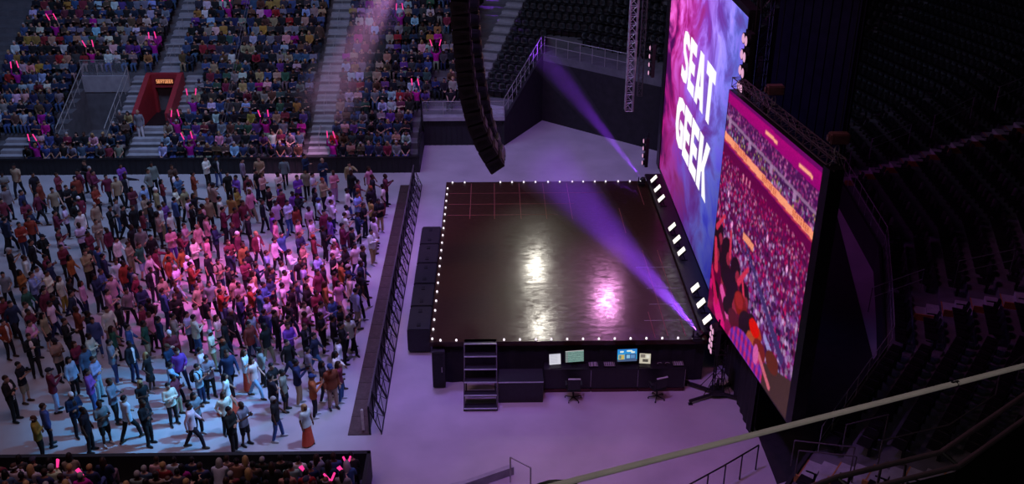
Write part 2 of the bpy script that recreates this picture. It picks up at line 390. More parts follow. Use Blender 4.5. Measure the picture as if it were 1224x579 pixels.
# riser box beside the stairs
a, c = atz(596, 482), atz(649, 482)
o = empty('riser_box', ((a.x+c.x)/2, a.y+.35, 0), 0, 'black platform box with pale edge beside the stage stairs', 'box')
w = (c.x-a.x)/2
part('body', M['black'], o, lambda bm: box2(bm, (-w, -.35, 0), (w, .42, .82)), .01)
part('lid', M['black'], o, lambda bm: box2(bm, (-w-.01, -.36, .82), (w+.01, .43, .87)), .006)
part('lid_edge', M['alu'], o, lambda bm: box2(bm, (-w-.012, -.378, .83), (w+.012, -.36, .868)))
# technician desks
d0, d1 = 1.63, 6.53
for i in range(3):
    xa = d0+(d1-d0)*i/3; xb = d0+(d1-d0)*(i+1)/3; w = (xb-xa)/2-.012
    o = empty('control_desk', ((xa+xb)/2, 28.62, 0), 0, ('black control desk beside the platform box under a laptop and monitor', 'middle black control desk under the small grey mixers', 'black control desk nearest the truss tower under the bright blue monitor')[i], 'desk', 'technician desks under the stage')
    part('desktop', M['black'], o, lambda bm: box2(bm, (-w, -.05, .90), (w, .45, .94)), .006)
    part('front_panel', M['black'], o, lambda bm: box2(bm, (-w, -.03, .14), (w, .0, .90)))
    part('foot_rail', mat('dark_red_rail', (.06, .015, .015)), o, lambda bm: box2(bm, (-w, -.06, .0), (w, -.0, .10)), .006)
    for s in (-1, 1):
        part('side_panel', M['black'], o, lambda bm: box2(bm, (s*w-.015, 0, 0), (s*w+.015, .44, .9)))
    part('seam_strip', M['steel'], o, lambda bm: box2(bm, (w-.006, -.036, .2), (w+.006, -.03, .88)))
SCR = {}
def screen_picture(name, kind):
    rr = np.random.RandomState(hash(kind) % 1000 if False else {'doc': 1, 'wave': 2, 'blue': 3, 'page': 4}[kind])
    h, w = 36, 56; A = np.zeros((h, w, 3))
    if kind == 'doc': A[:] = (.62, .62, .70); A[4:30:4, 6:40] = (.40, .40, .48); A[:3] = (.5, .5, .6)
    if kind == 'wave':
        A[:] = (.10, .16, .15)
        for r in range(3, 34, 5): A[r:r+3, 8:] = (.16, .30, .27); A[r+1, 8:] = np.where(rr.rand(w-8)[:, None] > .45, (.30, .48, .40), (.10, .2, .18)); A[r:r+3, 1:7] = (.25, .25, .27)
        A[:2] = (.5, .5, .5)
    if kind == 'blue':
        for r in range(h): A[r] = (.02+.01*r/h, .20+.25*r/h, .62+.1*r/h)
        for cx, cy, q in ((12, 7, 6), (34, 5, 9), (44, 9, 6)):
            yy, xx = np.mgrid[:h, :w]; A[((xx-cx)/q)**2+((yy-cy)/3)**2 < 1] = (.7, .8, .75)
        A[14:30, 22:54] = (.04, .09, .22); A[17:27, 26:36] = (.25, .5, .7); A[17:27, 38:50] = (.10, .25, .5)
        A[16:30, 3:20] = (.55, .42, .12); A[18:28, 5:11] = (.1, .2, .25); A[30:] = (.06, .10, .2)
    if kind == 'page':
        A[:] = (.55, .50, .40); A[3:15, 5:28] = (.2, .17, .15); A[20:30, 16:44] = (.08, .07, .06); A[5:16, 34:50] = (.7, .68, .6)
    return A
M['picture'] = attrmat('screen_picture', 'Col', emit=1.0)
def picture_mesh(name, A, P00, du, dv, parent=None, m=None):
    """flat LED picture: one quad per pixel; P00 top-left corner, du/dv full edge vectors"""
    h, w = A.shape[:2]; P00 = np.array(P00); du = np.array(du); dv = np.array(dv)
    uu, vv = np.meshgrid(np.linspace(0, 1, w+1), np.linspace(0, 1, h+1))
    co = P00+uu[..., None]*du+vv[..., None]*dv
    idx = np.arange((h+1)*(w+1)).reshape(h+1, w+1)
    f = np.stack([idx[:-1, :-1], idx[1:, :-1], idx[1:, 1:], idx[:-1, 1:]], -1).reshape(-1, 4)
    me = bpy.data.meshes.new(name); me.vertices.add(co.size//3); me.vertices.foreach_set('co', co.reshape(-1))
    me.loops.add(f.size); me.loops.foreach_set('vertex_index', f.reshape(-1)); me.polygons.add(len(f))
    me.polygons.foreach_set('loop_start', np.arange(len(f))*4); me.update(calc_edges=True)
    ca = me.color_attributes.new('Col', 'FLOAT_COLOR', 'CORNER')
    c = np.ones((h*w, 4, 4)); c[:, :, :3] = np.clip(A, 0, 1).reshape(-1, 1, 3); ca.data.foreach_set('color', c.reshape(-1))
    me.materials.append(m or M['picture'])
    o = bpy.data.objects.new(name, me); COL.objects.link(o)
    if parent: o.parent = parent
    return o
DZ = .94
def at_desk(x, y): return atz(x, y, DZ)
def monitor(x, w, h, kind, label, yaw, y=28.84):
    p = Vector((x, y, DZ)); o = empty('computer_monitor', p, yaw, label, 'monitor')
    part('bezel', M['black'], o, lambda bm: box(bm, (0, 0, .16+h/2), (w+.03, .03, h+.03), Matrix.Rotation(-.15, 3, 'X')), .004)
    part('stand', M['blackm'], o, lambda bm: (bar(bm, (0, .04, .02), (0, .02, .2), .02), box2(bm, (-.12, -.08, 0), (.12, .1, .015))))
    r = Matrix.Rotation(-.15, 3, 'X'); c = Vector((0, 0, .16+h/2))
    pt = lambda u, v: c+r@Vector((u, -.017, v))
    picture_mesh('screen', screen_picture('s', kind), pt(-w/2, h/2), pt(w/2, h/2)-pt(-w/2, h/2), pt(-w/2, -h/2)-pt(-w/2, h/2), o)
def laptop(x, w, h, kind, label, yaw, y=28.74):
    o = empty('laptop', (x, y, DZ), yaw, label, 'laptop')
    bs = part('base', M['blackm'], o, lambda bm: box2(bm, (-w/2, -.12, 0), (w/2, .12, .02)), .004)
    part('keyboard', M['black'], bs, lambda bm: [box2(bm, (-w/2+.03+i*.033, -.04+j*.033, .02), (-w/2+.055+i*.033, -.015+j*.033, .026)) for i in range(int((w-.06)/.033)) for j in range(4)])
    r = Matrix.Rotation(-.28, 3, 'X'); c = Vector((0, .15, .03+h/2))
    part('lid', M['blackm'], o, lambda bm: box(bm, c, (w+.02, .012, h+.02), r))
    pt = lambda u, v: c+r@Vector((u, -.0075, v))
    picture_mesh('screen', screen_picture('s', kind), pt(-w/2, h/2), pt(w/2, h/2)-pt(-w/2, h/2), pt(-w/2, -h/2)-pt(-w/2, h/2), o)
laptop(2.03, .40, .38, 'doc', 'open laptop with a pale white page on its screen on the desk', .12)
monitor(2.68, .64, .42, 'wave', 'dark monitor showing green audio tracks beside the pale laptop', .12)
monitor(4.50, .68, .46, 'blue', 'bright monitor showing a blue sky desktop with windows', .06)
laptop(5.12, .38, .36, 'page', 'open laptop with a beige page beside the bright blue monitor', -.12)
def mixer(x, w, label, knobs):
    o = empty('audio_mixer', (x, 28.78, DZ), 0, label, 'mixer')
    part('body', M['blackm'], o, lambda bm: box2(bm, (-w/2, -.13, 0), (w/2, .15, .06)), .008)
    part('panel', M['steel'], o, lambda bm: box2(bm, (-w/2+.015, -.115, .06), (w/2-.015, .135, .064)))
    for i in range(knobs):
        for j in range(3):
            part('fader_knob', M['black'], o, lambda bm: bar(bm, (-w/2+.05+(w-.1)*i/(knobs-1), -.08+.08*j, .064), (-w/2+.05+(w-.1)*i/(knobs-1), -.08+.08*j, .09), .014, 8))
mixer(3.34, .34, 'small two-deck mixer on the desk right of the green track monitor', 3)
mixer(3.90, .40, 'flat grey mixer on the middle desk before the blue monitor', 5)
mixer(6.28, .38, 'grey mixer at the desk end by the truss tower', 5)
for x, lab in ((5.66, 'black headphones lying next to the beige-page laptop'), (5.93, 'black headphones lying next to the mixer at the desk end')):
    o = empty('headphones', (x, 28.80, DZ), .3, lab, 'headphones')
    def band(bm):
        for i in range(9):
            a, c = math.pi*i/9, math.pi*(i+1)/9
            bar(bm, (math.cos(a)*.09, math.sin(a)*.1, .03), (math.cos(c)*.09, math.sin(c)*.1, .03), .012, 6)
    part('headband', M['steel'], o, band)
    for s in (-1, 1): part('ear_cup', M['black'], o, lambda bm: bar(bm, (s*.075, -.02, .035), (s*.115, -.02, .035), .042, 12))
for (x, y, rz, lab) in ((2.62, 28.15, 0, 'black swivel chair at the desk below the green track monitor'), (5.50, 28.15, .35, 'black swivel chair at the desk below the beige-page laptop')):
    o = empty('office_chair', (x, y, 0), rz, lab, 'chair')
    part('seat', M['black'], o, lambda bm: box2(bm, (-.23, -.22, .44), (.23, .24, .51)), .02)
    part('backrest', M['black'], o, lambda bm: box(bm, (0, -.25, .78), (.42, .06, .46), Matrix.Rotation(.12, 3, 'X')), .02)
    part('back_trim', M['steel'], o, lambda bm: box(bm, (0, -.28, 1.01), (.42, .07, .03), Matrix.Rotation(.12, 3, 'X')), .008)
    part('column', M['blackm'], o, lambda bm: bar(bm, (0, 0, .08), (0, 0, .45), .03, 10))
    for s in (-1, 1): part('armrest', M['black'], o, lambda bm: (box2(bm, (s*.26-.03, -.15, .66), (s*.26+.03, .12, .69)), bar(bm, (s*.26, 0, .48), (s*.26, 0, .66), .015), bar(bm, (s*.18, 0, .46), (s*.26, 0, .48), .015)))
    for k in range(5):
        a = 2*math.pi*k/5+.3; lg = part('leg', M['blackm'], o, lambda bm: bar(bm, (0, 0, .10), (math.cos(a)*.29, math.sin(a)*.29, .075), .022, 6, .014))
        part('caster', M['black'], lg, lambda bm: bar(bm, (math.cos(a)*.29-.015, math.sin(a)*.29, .03), (math.cos(a)*.29+.015, math.sin(a)*.29, .03), .03, 8))

# ---------------------------------------------------------------- trusses
def truss(bm, p, q, w, bay, rt=.022, rb=.011, up=Vector((0, 1, 0))):
    p = Vector(p); q = Vector(q); d = q-p; L = d.length; d.normalize()
    s = d.cross(up).normalized(); u = s.cross(d).normalized(); h = w/2
    cs = [(s*h+u*h), (s*-h+u*h), (s*-h-u*h), (s*h-u*h)]
    for c in cs: bar(bm, p+c, q+c, rt, 6)
    n = max(1, round(L/bay))
    for i in range(n):
        a, b2 = p+d*(L*i/n), p+d*(L*(i+1)/n)
        for j in range(4):
            c, e = cs[j], cs[(j+1) % 4]
            bar(bm, a+c, (b2+e) if i % 2 == 0 else (b2+e), rb, 4); bar(bm, a+c, a+e, rb, 4)
o = part('hanging_truss', M['alu'], None, lambda bm: truss(bm, (6.52, 46, 4.35), (6.52, 46, 17), .36, .42, .032, .018))
tag(o, 'pale vertical lighting truss hanging above the far edge of the stage', 'truss')
o2 = part('hanging_truss', M['railp'], None, lambda bm: truss(bm, (7.1, 46.6, 4.9), (7.1, 46.6, 17), .22, .42, .016, .01))
tag(o2, 'thin dark green truss hanging just behind the pale truss', 'truss')
# tower beside the side screen
o = empty('truss_tower', (7.60, 28.25, 0), 0, 'black truss tower on four splayed feet below the crowd-picture screen', 'truss')
part('mast', M['black'], o, lambda bm: truss(bm, (0, 0, .25), (0, 0, 2.15), .30, .35, .022, .012))
part('base_block', M['black'], o, lambda bm: (box2(bm, (-.22, -.22, .12), (.22, .22, .30)), bar(bm, (0, 0, .3), (0, 0, .7), .08, 8, .05)), .02)
for ang, L in ((205, 1.05), (145, 1.15), (335, .85), (45, .8)):
    a = math.radians(ang); v = Vector((math.cos(a), math.sin(a), 0))
    lg = part('leg', M['black'], o, lambda bm: box(bm, v*(L/2+.1)+Vector((0, 0, .14)), (L, .09, .09), Matrix.Rotation(a, 3, 'Z')), .01)
    part('foot', M['blackm'], lg, lambda bm: (bar(bm, v*(L+.05)+Vector((0, 0, 0)), v*(L+.05)+Vector((0, 0, .12)), .03), box(bm, v*(L+.05)+Vector((0, 0, .012)), (.14, .14, .02))))
    part('brace', M['blackm'], o, lambda bm: bar(bm, v*(L*.55)+Vector((0, 0, .17)), Vector((v.x*.15, v.y*.15, .95)), .014))
def lens_column(loc, n, rows, dz, dy, r, label, axis=Vector((-1, 0, 0)), m='pinkl', sl=0):
    o = empty('blinder_light', loc, 0, label, 'stage light')
    hgt = rows*dz
    part('housing', M['black'], o, lambda bm: box2(bm, (0, -dy*n/2, 0), (.16, dy*n/2, hgt)), .015)
    part('yoke', M['blackm'], o, lambda bm: bar(bm, (.12, 0, hgt-.02), (.12, 0, hgt+.25), .03))
    for i in range(rows):
        for j in range(n):
            c = Vector((0, dy*(j-(n-1)/2), dz*(i+.5)))
            lp = part('lamp', M['blackm'], o, lambda bm: bar(bm, c+Vector((.02, 0, 0)), c+Vector((-.10, 0, 0)), r*1.15, 12))
            part('lens', M[m], lp, lambda bm: bar(bm, c+Vector((-.10, 0, 0)), c+Vector((-.125, 0, .0)), r, 12, r*.7))
    return o
p = atY(852, 421, 28.0); lens_column((p.x, 28.0, p.z), 2, 4, .25, .26, .10, 'pink-lit blinder cluster on the truss tower below the crowd-picture screen')
p = atY(777.5, 92, 45.6); lens_column((p.x, 45.6, p.z), 1, 4, .40, .3, .11, 'four pink lamps in a column high beside the far edge of the purple screen')
p = atY(770, 199, 45.4); lens_column((p.x, 45.4, p.z), 1, 4, .38, .3, .11, 'four pink lamps in a column low beside the far end of the stage')
p = atY(885.5, 112, 30.85); o = lens_column((p.x, 30.7, p.z), 2, 4, .52, .36, .16, 'tall pink-lit blinder tower over the joint of the two screens')
part('pole', M['black'], o, lambda bm: bar(bm, (.2, 0, -.6), (.2, 0, 4), .03))

# ---------------------------------------------------------------- centre screen
CSX, CZ0, CZ1 = 8.05, 1.75, 12.5
CY0, CY1 = atX(858, 376, CSX).y, atX(788, 205, CSX).y
cs = empty('led_screen', (0, 0, 0), 0, 'tall purple and pink LED screen with big white block lettering', 'screen')
m, nt, b = newmat('galaxy_picture'); M['galaxy'] = m
b.inputs['Base Color'].default_value = (.01, .01, .01, 1); b.inputs['Roughness'].default_value = .45
tc = nt.nodes.new('ShaderNodeTexCoord'); sx = nt.nodes.new('ShaderNodeSeparateXYZ'); nt.links.new(tc.outputs['Object'], sx.inputs[0])
def mrange(src, a, c, o0=0, o1=1, clamp=True):
    n = nt.nodes.new('ShaderNodeMapRange'); n.clamp = clamp
    n.inputs['From Min'].default_value = a; n.inputs['From Max'].default_value = c; n.inputs['To Min'].default_value = o0; n.inputs['To Max'].default_value = o1
    nt.links.new(src, n.inputs['Value']); return n.outputs['Result']
def mathn(op, a, c):
    n = nt.nodes.new('ShaderNodeMath'); n.operation = op
    for i, v in enumerate((a, c)):
        if isinstance(v, (int, float)): n.inputs[i].default_value = v
        else: nt.links.new(v, n.inputs[i])
    return n.outputs[0]
U = mrange(sx.outputs['Y'], CY1, CY0, 0, 1, False); V = mrange(sx.outputs['Z'], CZ0, CZ1, 0, 1, False)
nz = nt.nodes.new('ShaderNodeTexNoise'); nz.inputs['Scale'].default_value = .36; nz.inputs['Detail'].default_value = 9; nz.inputs['Roughness'].default_value = .62; nz.inputs['Distortion'].default_value = 1.1
mpg = nt.nodes.new('ShaderNodeMapping'); mpg.inputs['Scale'].default_value = (1, .95, 1.15); mpg.inputs['Location'].default_value = (0, 3, 1)
nt.links.new(tc.outputs['Object'], mpg.inputs['Vector']); nt.links.new(mpg.outputs['Vector'], nz.inputs['Vector'])
nzc = mathn('SUBTRACT', nz.outputs['Fac'], .5)
fac = mathn('ADD', mathn('ADD', mathn('MULTIPLY', U, .95), mathn('MULTIPLY', mathn('SUBTRACT', 1.0, V), .12)), mathn('MULTIPLY', nzc, 1.15))
rp = nt.nodes.new('ShaderNodeValToRGB'); nt.links.new(fac, rp.inputs['Fac'])
cr = rp.color_ramp
cr.elements[0].position = 0; cr.elements[0].color = (.13, .004, .16, 1); cr.elements[1].position = 1; cr.elements[1].color = (.05, .05, .60, 1)
for ps, cc in ((.16, (.60, .012, .30, 1)), (.34, (.58, .05, .50, 1)), (.52, (.27, .05, .58, 1)), (.68, (.20, .10, .66, 1)), (.84, (.15, .17, .80, 1))):
    e = cr.elements.new(ps); e.color = cc
hi = nt.nodes.new('ShaderNodeMix'); hi.data_type = 'RGBA'; hi.blend_type = 'ADD'
hot = mathn('MULTIPLY', mathn('MULTIPLY', mrange(nz.outputs['Fac'], .45, .72), mrange(V, .35, .95)), 1.1)
nt.links.new(hot, hi.inputs['Factor']); nt.links.new(rp.outputs['Color'], hi.inputs['A']); hi.inputs['B'].default_value = (.50, .24, .62, 1)
nt.links.new(hi.outputs['Result'], b.inputs['Emission Color'])
nt.links.new(mathn('MULTIPLY', mrange(V, 0, .75, .46, 1.08), mrange(nz.outputs['Fac'], .36, .62, .55, 1.15)), b.inputs['Emission Strength'])
part('display', M['galaxy'], cs, lambda bm: box2(bm, (CSX, CY0, CZ0), (CSX+.06, CY1, CZ1)))
part('frame', M['black'], cs, lambda bm: (box2(bm, (CSX-.05, CY1, CZ0-.1), (CSX+.35, CY1+.75, CZ1+.2)), box2(bm, (CSX-.03, CY0-.12, CZ0-.1), (CSX+.3, CY0, CZ1+.2)), box2(bm, (CSX-.03, CY0, CZ0-.12), (CSX+.3, CY1, CZ0)), box2(bm, (CSX-.03, CY0-.1, CZ1), (CSX+.3, CY1+.5, CZ1+.25))))
part('rear_truss', M['blackm'], cs, lambda bm: [truss(bm, (CSX+.6, y, .2), (CSX+.6, y, CZ1+1.5), .4, .5) for y in (CY0+.3, (CY0+CY1)/2, CY1-.3)])
# lettering: strokes in a 0..1 cell
LET = dict(
    S=[(0, .78, .25, 1), (.0, .52, .25, .9), (.0, .80, 1, 1), (0, .42, 1, .60), (.75, .1, 1, .5), (0, 0, 1, .2)],
    E=[(0, 0, .36, 1), (0, .77, .96, 1), (0, .39, .86, .61), (0, 0, .96, .23)],
    G=[(0, .05, .26, .95), (.05, .80, 1, 1), (.74, .68, 1, .85), (.05, 0, 1, .2), (.74, .0, 1, .5), (.5, .36, 1, .52)],
    T=[(.0, .77, 1, 1), (.31, 0, .69, 1)], A=None, K=None)
def letter(bm, ch, y0, y1, z0, z1, x):
    P = lambda u, v: (x, y0+(y1-y0)*u, z0+(z1-z0)*v)
    def poly(pts):
        f = bm.faces.new([bm.verts.new(P(*p)) for p in pts])
    if ch == 'A':
        poly([(0, 0), (.30, 1), (.70, 1), (.5, .66), (.34, 0)]); poly([(.66, 0), (.5, .66), (.70, 1), (1, 0)]); poly([(.28, .15), (.34, .38), (.66, .38), (.72, .15)])
    elif ch == 'K':
        poly([(0, 0), (0, 1), (.36, 1), (.36, 0)]); poly([(.36, .50), (.64, 1), (1, 1), (.62, .48), (.36, .36)]); poly([(.38, .55), (.58, .6), (1, 0), (.62, 0)])
    elif ch == 'S':
        q = [(.98, .80)]
        import math as mm
        c = [(1, .82), (.80, .97), (.5, 1), (.15, .95), (0, .75), (.12, .53), (.42, .42), (.62, .35), (.63, .27), (.48, .23), (.04, .28), (0, .05), (.45, 0), (.85, .05), (1, .26), (.90, .47), (.58, .58), (.40, .66), (.39, .73), (.52, .77), (.94, .70)]
        poly(c)
    elif ch == 'G':
        poly([(1, .76), (.66, .78), (.44, .68), (.37, .5), (.44, .31), (.60, .23), (.66, .24), (.66, .36), (.52, .36), (.52, .56), (1, .54), (1, .08), (.6, 0), (.22, .07), (0, .32), (0, .68), (.2, .92), (.6, 1), (.95, .97)])
    else:
        for a, c, d, e in LET[ch]: poly([(a, c), (d, c), (d, e), (a, e)])
def place_word(word, tl, tr, bl, br):
    """word laid on the screen between pixel corners"""
    a, c, d, e = (atX(*q, CSX) for q in (tl, tr, bl, br))
    n = len(word); yL = (a.y+d.y)/2; yR = (c.y+e.y)/2; zt = (a.z+c.z)/2; zb = (d.z+e.z)/2
    wd = {'S': .92, 'E': .86, 'A': 1.12, 'T': 1.0, 'G': 1.05, 'K': 1.1}; tot = sum(wd[ch] for ch in word)+.05*(n-1); u = 0
    for ch in word:
        w0, w1 = u/tot, (u+wd[ch])/tot; u += wd[ch]+.05
        part('letter', M['letter'], cs, lambda bm: letter(bm, ch, yL+(yR-yL)*w0, yL+(yR-yL)*w1, zb, zt, CSX-.012))
M['letter'] = emat('letter_white', (1, .97, 1), 1.0)
place_word('SEAT', (817, 36), (857, 80), (815, 98), (851, 152))
place_word('GEEK', (809, 112), (850, 170), (808, 168), (843, 245))
# ================================================================ SIDE SCREEN (live crowd picture)
IB, IR_ = atz(846, 366, 2.3), atz(939, 502, 2.3); IZ0, IZ1 = 2.3, 10.3
du = IR_-IB; dirI = du.normalized(); nI = Vector((dirI.y, -dirI.x, 0));  nI = nI if nI.x < 0 else -nI
im = empty('live_screen', (0, 0, 0), 0, 'hanging video screen showing a pink-lit arena crowd', 'screen')
def paint():
    W, H = 200, 230; rs = np.random.RandomState(3)
    yy, xx = np.mgrid[:H, :W]; u = (xx+.5)/W; v = (yy+.5)/H
    A = np.zeros((H, W, 3))
    def fill(mask, c, a=1.0): A[mask] = A[mask]*(1-a)+np.array(c)*a
    def ell(cx, cy, rx, ry, c, ang=0, a=1.0):
        x0, x1, y0, y1 = [int(np.clip(q, 0, m)) for q, m in ((cx*W-max(rx, ry)*W-2, W), (cx*W+max(rx, ry)*W+3, W), (cy*H-max(rx, ry)*W-2, H), (cy*H+max(rx, ry)*W+3, H))]
        if x1 <= x0 or y1 <= y0: return
        X = (u[y0:y1, x0:x1]-cx); Y = (v[y0:y1, x0:x1]-cy)*H/W; ca, sa = math.cos(ang), math.sin(ang)
        k = ((X*ca+Y*sa)/rx)**2+((-X*sa+Y*ca)/ry)**2 < 1
        S = A[y0:y1, x0:x1]; S[k] = S[k]*(1-a)+np.array(c)*a
    def strip(x0, y0, x1, y1, w0, w1, c):
        n = 24
        for i in range(n):
            t = i/(n-1); ell(x0+(x1-x0)*t, y0+(y1-y0)*t, (w0+(w1-w0)*t)/2, (w0+(w1-w0)*t)/2, c)
    # upper wall, pink glow fading to purple
    for ch, (a, c) in enumerate(((.36, .14), (.02, .01), (.17, .12))): A[..., ch] = a+(c-a)*np.clip(v/.2+.15*np.abs(u-.5), 0, 1)
    sl = lambda a, c: a+(c-a)*u      # bands fall slightly across the picture
    fill(v < sl(.012, .018), (.12, .015, .10))
    up = (v > sl(.05, .085)) & (v < sl(.105, .16)); fill(up, (.06, .012, .07))
    fill((v > sl(.112, .165)) & (v < sl(.172, .225)), (.045, .012, .06))
    fill((v > sl(.225, .27)), (.10, .008, .05))
    def crowd(n, f0, f1, r0, r1, cols):
        for _ in range(n):
            a = rs.rand(); t = rs.rand(); y = f0(a)+(f1(a)-f0(a))*t
            c = np.array(cols[rs.randint(len(cols))])*(.5+.9*rs.rand()); r = r0+(r1-r0)*t
            ell(a, y, r, r*1.3, c)
    pk = [(.28, .05, .16), (.20, .04, .17), (.10, .02, .09), (.40, .14, .30), (.05, .015, .06), (.16, .06, .20)]
    crowd(520, lambda a: .05+.035*a, lambda a: .105+.055*a, .004, .006, pk)
    crowd(380, lambda a: .118+.053*a, lambda a: .17+.055*a, .004, .007, pk+[(.3, .22, .1), (.3, .3, .45)])
    fill((v > sl(.103, .158)) & (v < sl(.116, .171)), (.26, .15, .26))
    for a in (.05, .30, .55, .80): fill((abs(u-a) < .015) & (v > sl(.11, .165)) & (v < sl(.145, .20)), (.34, .20, .34))
    # ribbon board with dark lettering
    fill((v > sl(.175, .229)) & (v < sl(.206, .260)), (.95, .36, .24))
    fill((v > sl(.208, .262)) & (v < sl(.216, .270)), (.40, .05, .09))
    glyph = {'S': '111100111001111', 'E': '111100111100111', 'A': '111101111101101', 'T': '111010010010010', 'G': '111100101101111', 'K': '101101110101101'}
    for u0 in (.13, .47, .80):
        for i, ch in enumerate('SEATGEEK'):
            for k, bit in enumerate(glyph[ch]):
                if bit == '1':
                    a = int((u0+i*.021)*W)+k % 3; y = int((.181+.054*(u0+i*.021))*H)+k//3
                    if a < W: A[y, a] = (.42, .10, .06)
    for a in (.45, .80):
        fill((u > a) & (u < a+.13) & (v > .030+.035*u-.012) & (v < .030+.035*u+.001), (.95, .42, .30))
    # bowl of people
    red = [(.36, .035, .10), (.24, .02, .09), (.13, .012, .05), (.40, .10, .22), (.09, .012, .05), (.20, .05, .18), (.46, .20, .32), (.04, .008, .03), (.30, .02, .07)]
    pur = [(.16, .05, .20), (.20, .10, .28), (.07, .02, .10), (.30, .17, .36), (.03, .01, .05), (.28, .03, .12), (.38, .25, .42), (.03, .008, .04)]
    fill((v > .30+.05*u), (.085, .012, .06))
    crowd(900, lambda a: .26+.05*a, lambda a: .40+.03*a, .004, .007, red)
    crowd(1500, lambda a: .36+.02*a, lambda a: .66+.1*a, .006, .011, red+pur)
    crowd(900, lambda a: .55+.05*a, lambda a: .88+.1*a, .010, .016, pur)
    for x in (.27, .31, .35): ell(x, .27+.02, .006, .02, (.75, .25, .38))
    # dark aisle with stairs and a small lit exit sign
    strip(.32, .50, .88, .80, .022, .05, (.05, .03, .11)); strip(.36, .53, .90, .84, .008, .014, (.16, .12, .30))
    fill((u > .34) & (u < .47) & (v > .485+.03*u) & (v < .515+.03*u), (.75, .30, .20))
    for x, y, k in ((.12, .41, 1), (.60, .42, 1), (.82, .45, 1), (.2, .52, 1.1)): ell(x, y, .008, .02, (.9, .45, .75))
    # near people with raised arms
    skin = (.50, .06, .10); hair = (.012, .004, .008); shirt = (.09, .008, .03)
    for x, y, r in ((.05, .62, .05), (.17, .66, .055), (.30, .69, .05), (.43, .75, .05), (.10, .77, .07), (.30, .82, .07), (.55, .84, .055), (.02, .70, .06)):
        ell(x, y+r*1.9, r*2.0, r*1.8, shirt); ell(x, y, r*1.25, r*1.4, hair); ell(x+r*.6, y+r*.3, r*.5, r*.6, (.22, .03, .05))
    for a in ((.02, .60, .10, .52, .03, .02), (.22, .66, .20, .55, .03, .02), (.35, .72, .44, .62, .035, .025), (.06, .78, .02, .66, .05, .03), (.45, .80, .40, .70, .03, .02)): strip(*a[:4], a[4], a[5], skin)
    for y in np.linspace(.52, .56, 4): ell(.10+.02*math.sin(y*90), y, .012, .012, skin)
    strip(.03, .88, .20, 1.0, .07, .10, (.55, .05, .18)); strip(.16, .84, .34, .96, .05, .08, (.62, .12, .32)); ell(.08, .88, .05, .05, hair); ell(.24, .88, .05, .045, hair); strip(.0, .80, .10, .92, .03, .05, (.45, .04, .10)); ell(.02, .95, .05, .06, (.16, .012, .05)); ell(.30, .97, .06, .05, (.20, .02, .07))
    ell(.40, .80, .08, .06, (.16, .018, .012)); ell(.38, .79, .05, .04, (.26, .03, .03)); ell(.50, .87, .10, .09, hair); ell(.22, .76, .10, .06, hair); ell(.34, .90, .07, .05, (.07, .01, .02)); ell(.56, .90, .055, .06, (.34, .08, .05)); ell(.62, .83, .05, .04, (.32, .05, .03))
    ell(.66, .88, .07, .05, (.14, .02, .02)); ell(.58, .82, .06, .04, (.55, .04, .03)); strip(.70, .80, .86, .87, .03, .05, (.30, .26, .52))
    # plaid shirt and dark coat at the lower edge
    pm = (((u-.52)/.22)**2+((v-1.0)/.11)**2 < 1)
    A[pm] = (.12, .03, .20); k = pm & ((xx//5) % 2 == 0); A[k] = (.42, .05, .14); k = pm & ((yy//6) % 2 == 0); A[k] = A[k]*.6+np.array((.08, .05, .35))*.5
    fill((u > .72) & (v > .90-.25*(u-.72)), (.045, .022, .022)); ell(.80, .86, .07, .05, (.09, .02, .015)); strip(.66, .90, .80, .97, .03, .03, (.50, .14, .18))
    ell(.63, .915, .03, .05, (.55, .14, .34))
    for _ in range(1):
        Bp = np.pad(A, ((1, 1), (1, 1), (0, 0)), 'edge'); A = .4*A+.15*(Bp[:-2, 1:-1]+Bp[2:, 1:-1]+Bp[1:-1, :-2]+Bp[1:-1, 2:])
    lum = A.mean(2, keepdims=True); A = np.clip(lum+(A-lum)*1.22, 0, 1)*1.05
    A *= (.85+.3*rs.rand(H, W, 1))
    return A
P0 = Vector((IB.x, IB.y, IZ1))+nI*.005
M['live'] = attrmat('live_picture', 'Col', emit=.95)
picture_mesh('display', paint(), P0, du, (0, 0, IZ0-IZ1), im, M['live'])
ang = math.atan2(dirI.y, dirI.x); rz = Matrix.Rotation(ang, 3, 'Z'); mid = (IB+IR_)/2; WI = du.length
def imbox(bm, s0, s1, n0, n1, z0, z1):
    c = mid+dirI*((s0+s1)/2)-nI*((n0+n1)/2); box(bm, (c.x, c.y, (z0+z1)/2), (s1-s0, n1-n0, z1-z0), rz)
part('cabinet', M['black'], im, lambda bm: imbox(bm, -WI/2, WI/2, .0, .25, IZ0, IZ1))
part('frame', M['blackm'], im, lambda bm: (imbox(bm, WI/2, WI/2+.38, -.01, .4, IZ0-.05, IZ1+.1), imbox(bm, -WI/2-.05, WI/2+.1, .0, .28, IZ0-.06, IZ0), imbox(bm, -WI/2-.04, -WI/2, 0, .3, IZ0, IZ1)))
tt = mid-nI*.25
part('top_truss', M['railp'], im, lambda bm: truss(bm, tt-dirI*(WI/2+.1)+Vector((0, 0, IZ1-2.3+.22)), tt+dirI*(WI/2+.4)+Vector((0, 0, IZ1-2.3+.22)), .3, .5, .02, .012, Vector((0, 0, 1))))
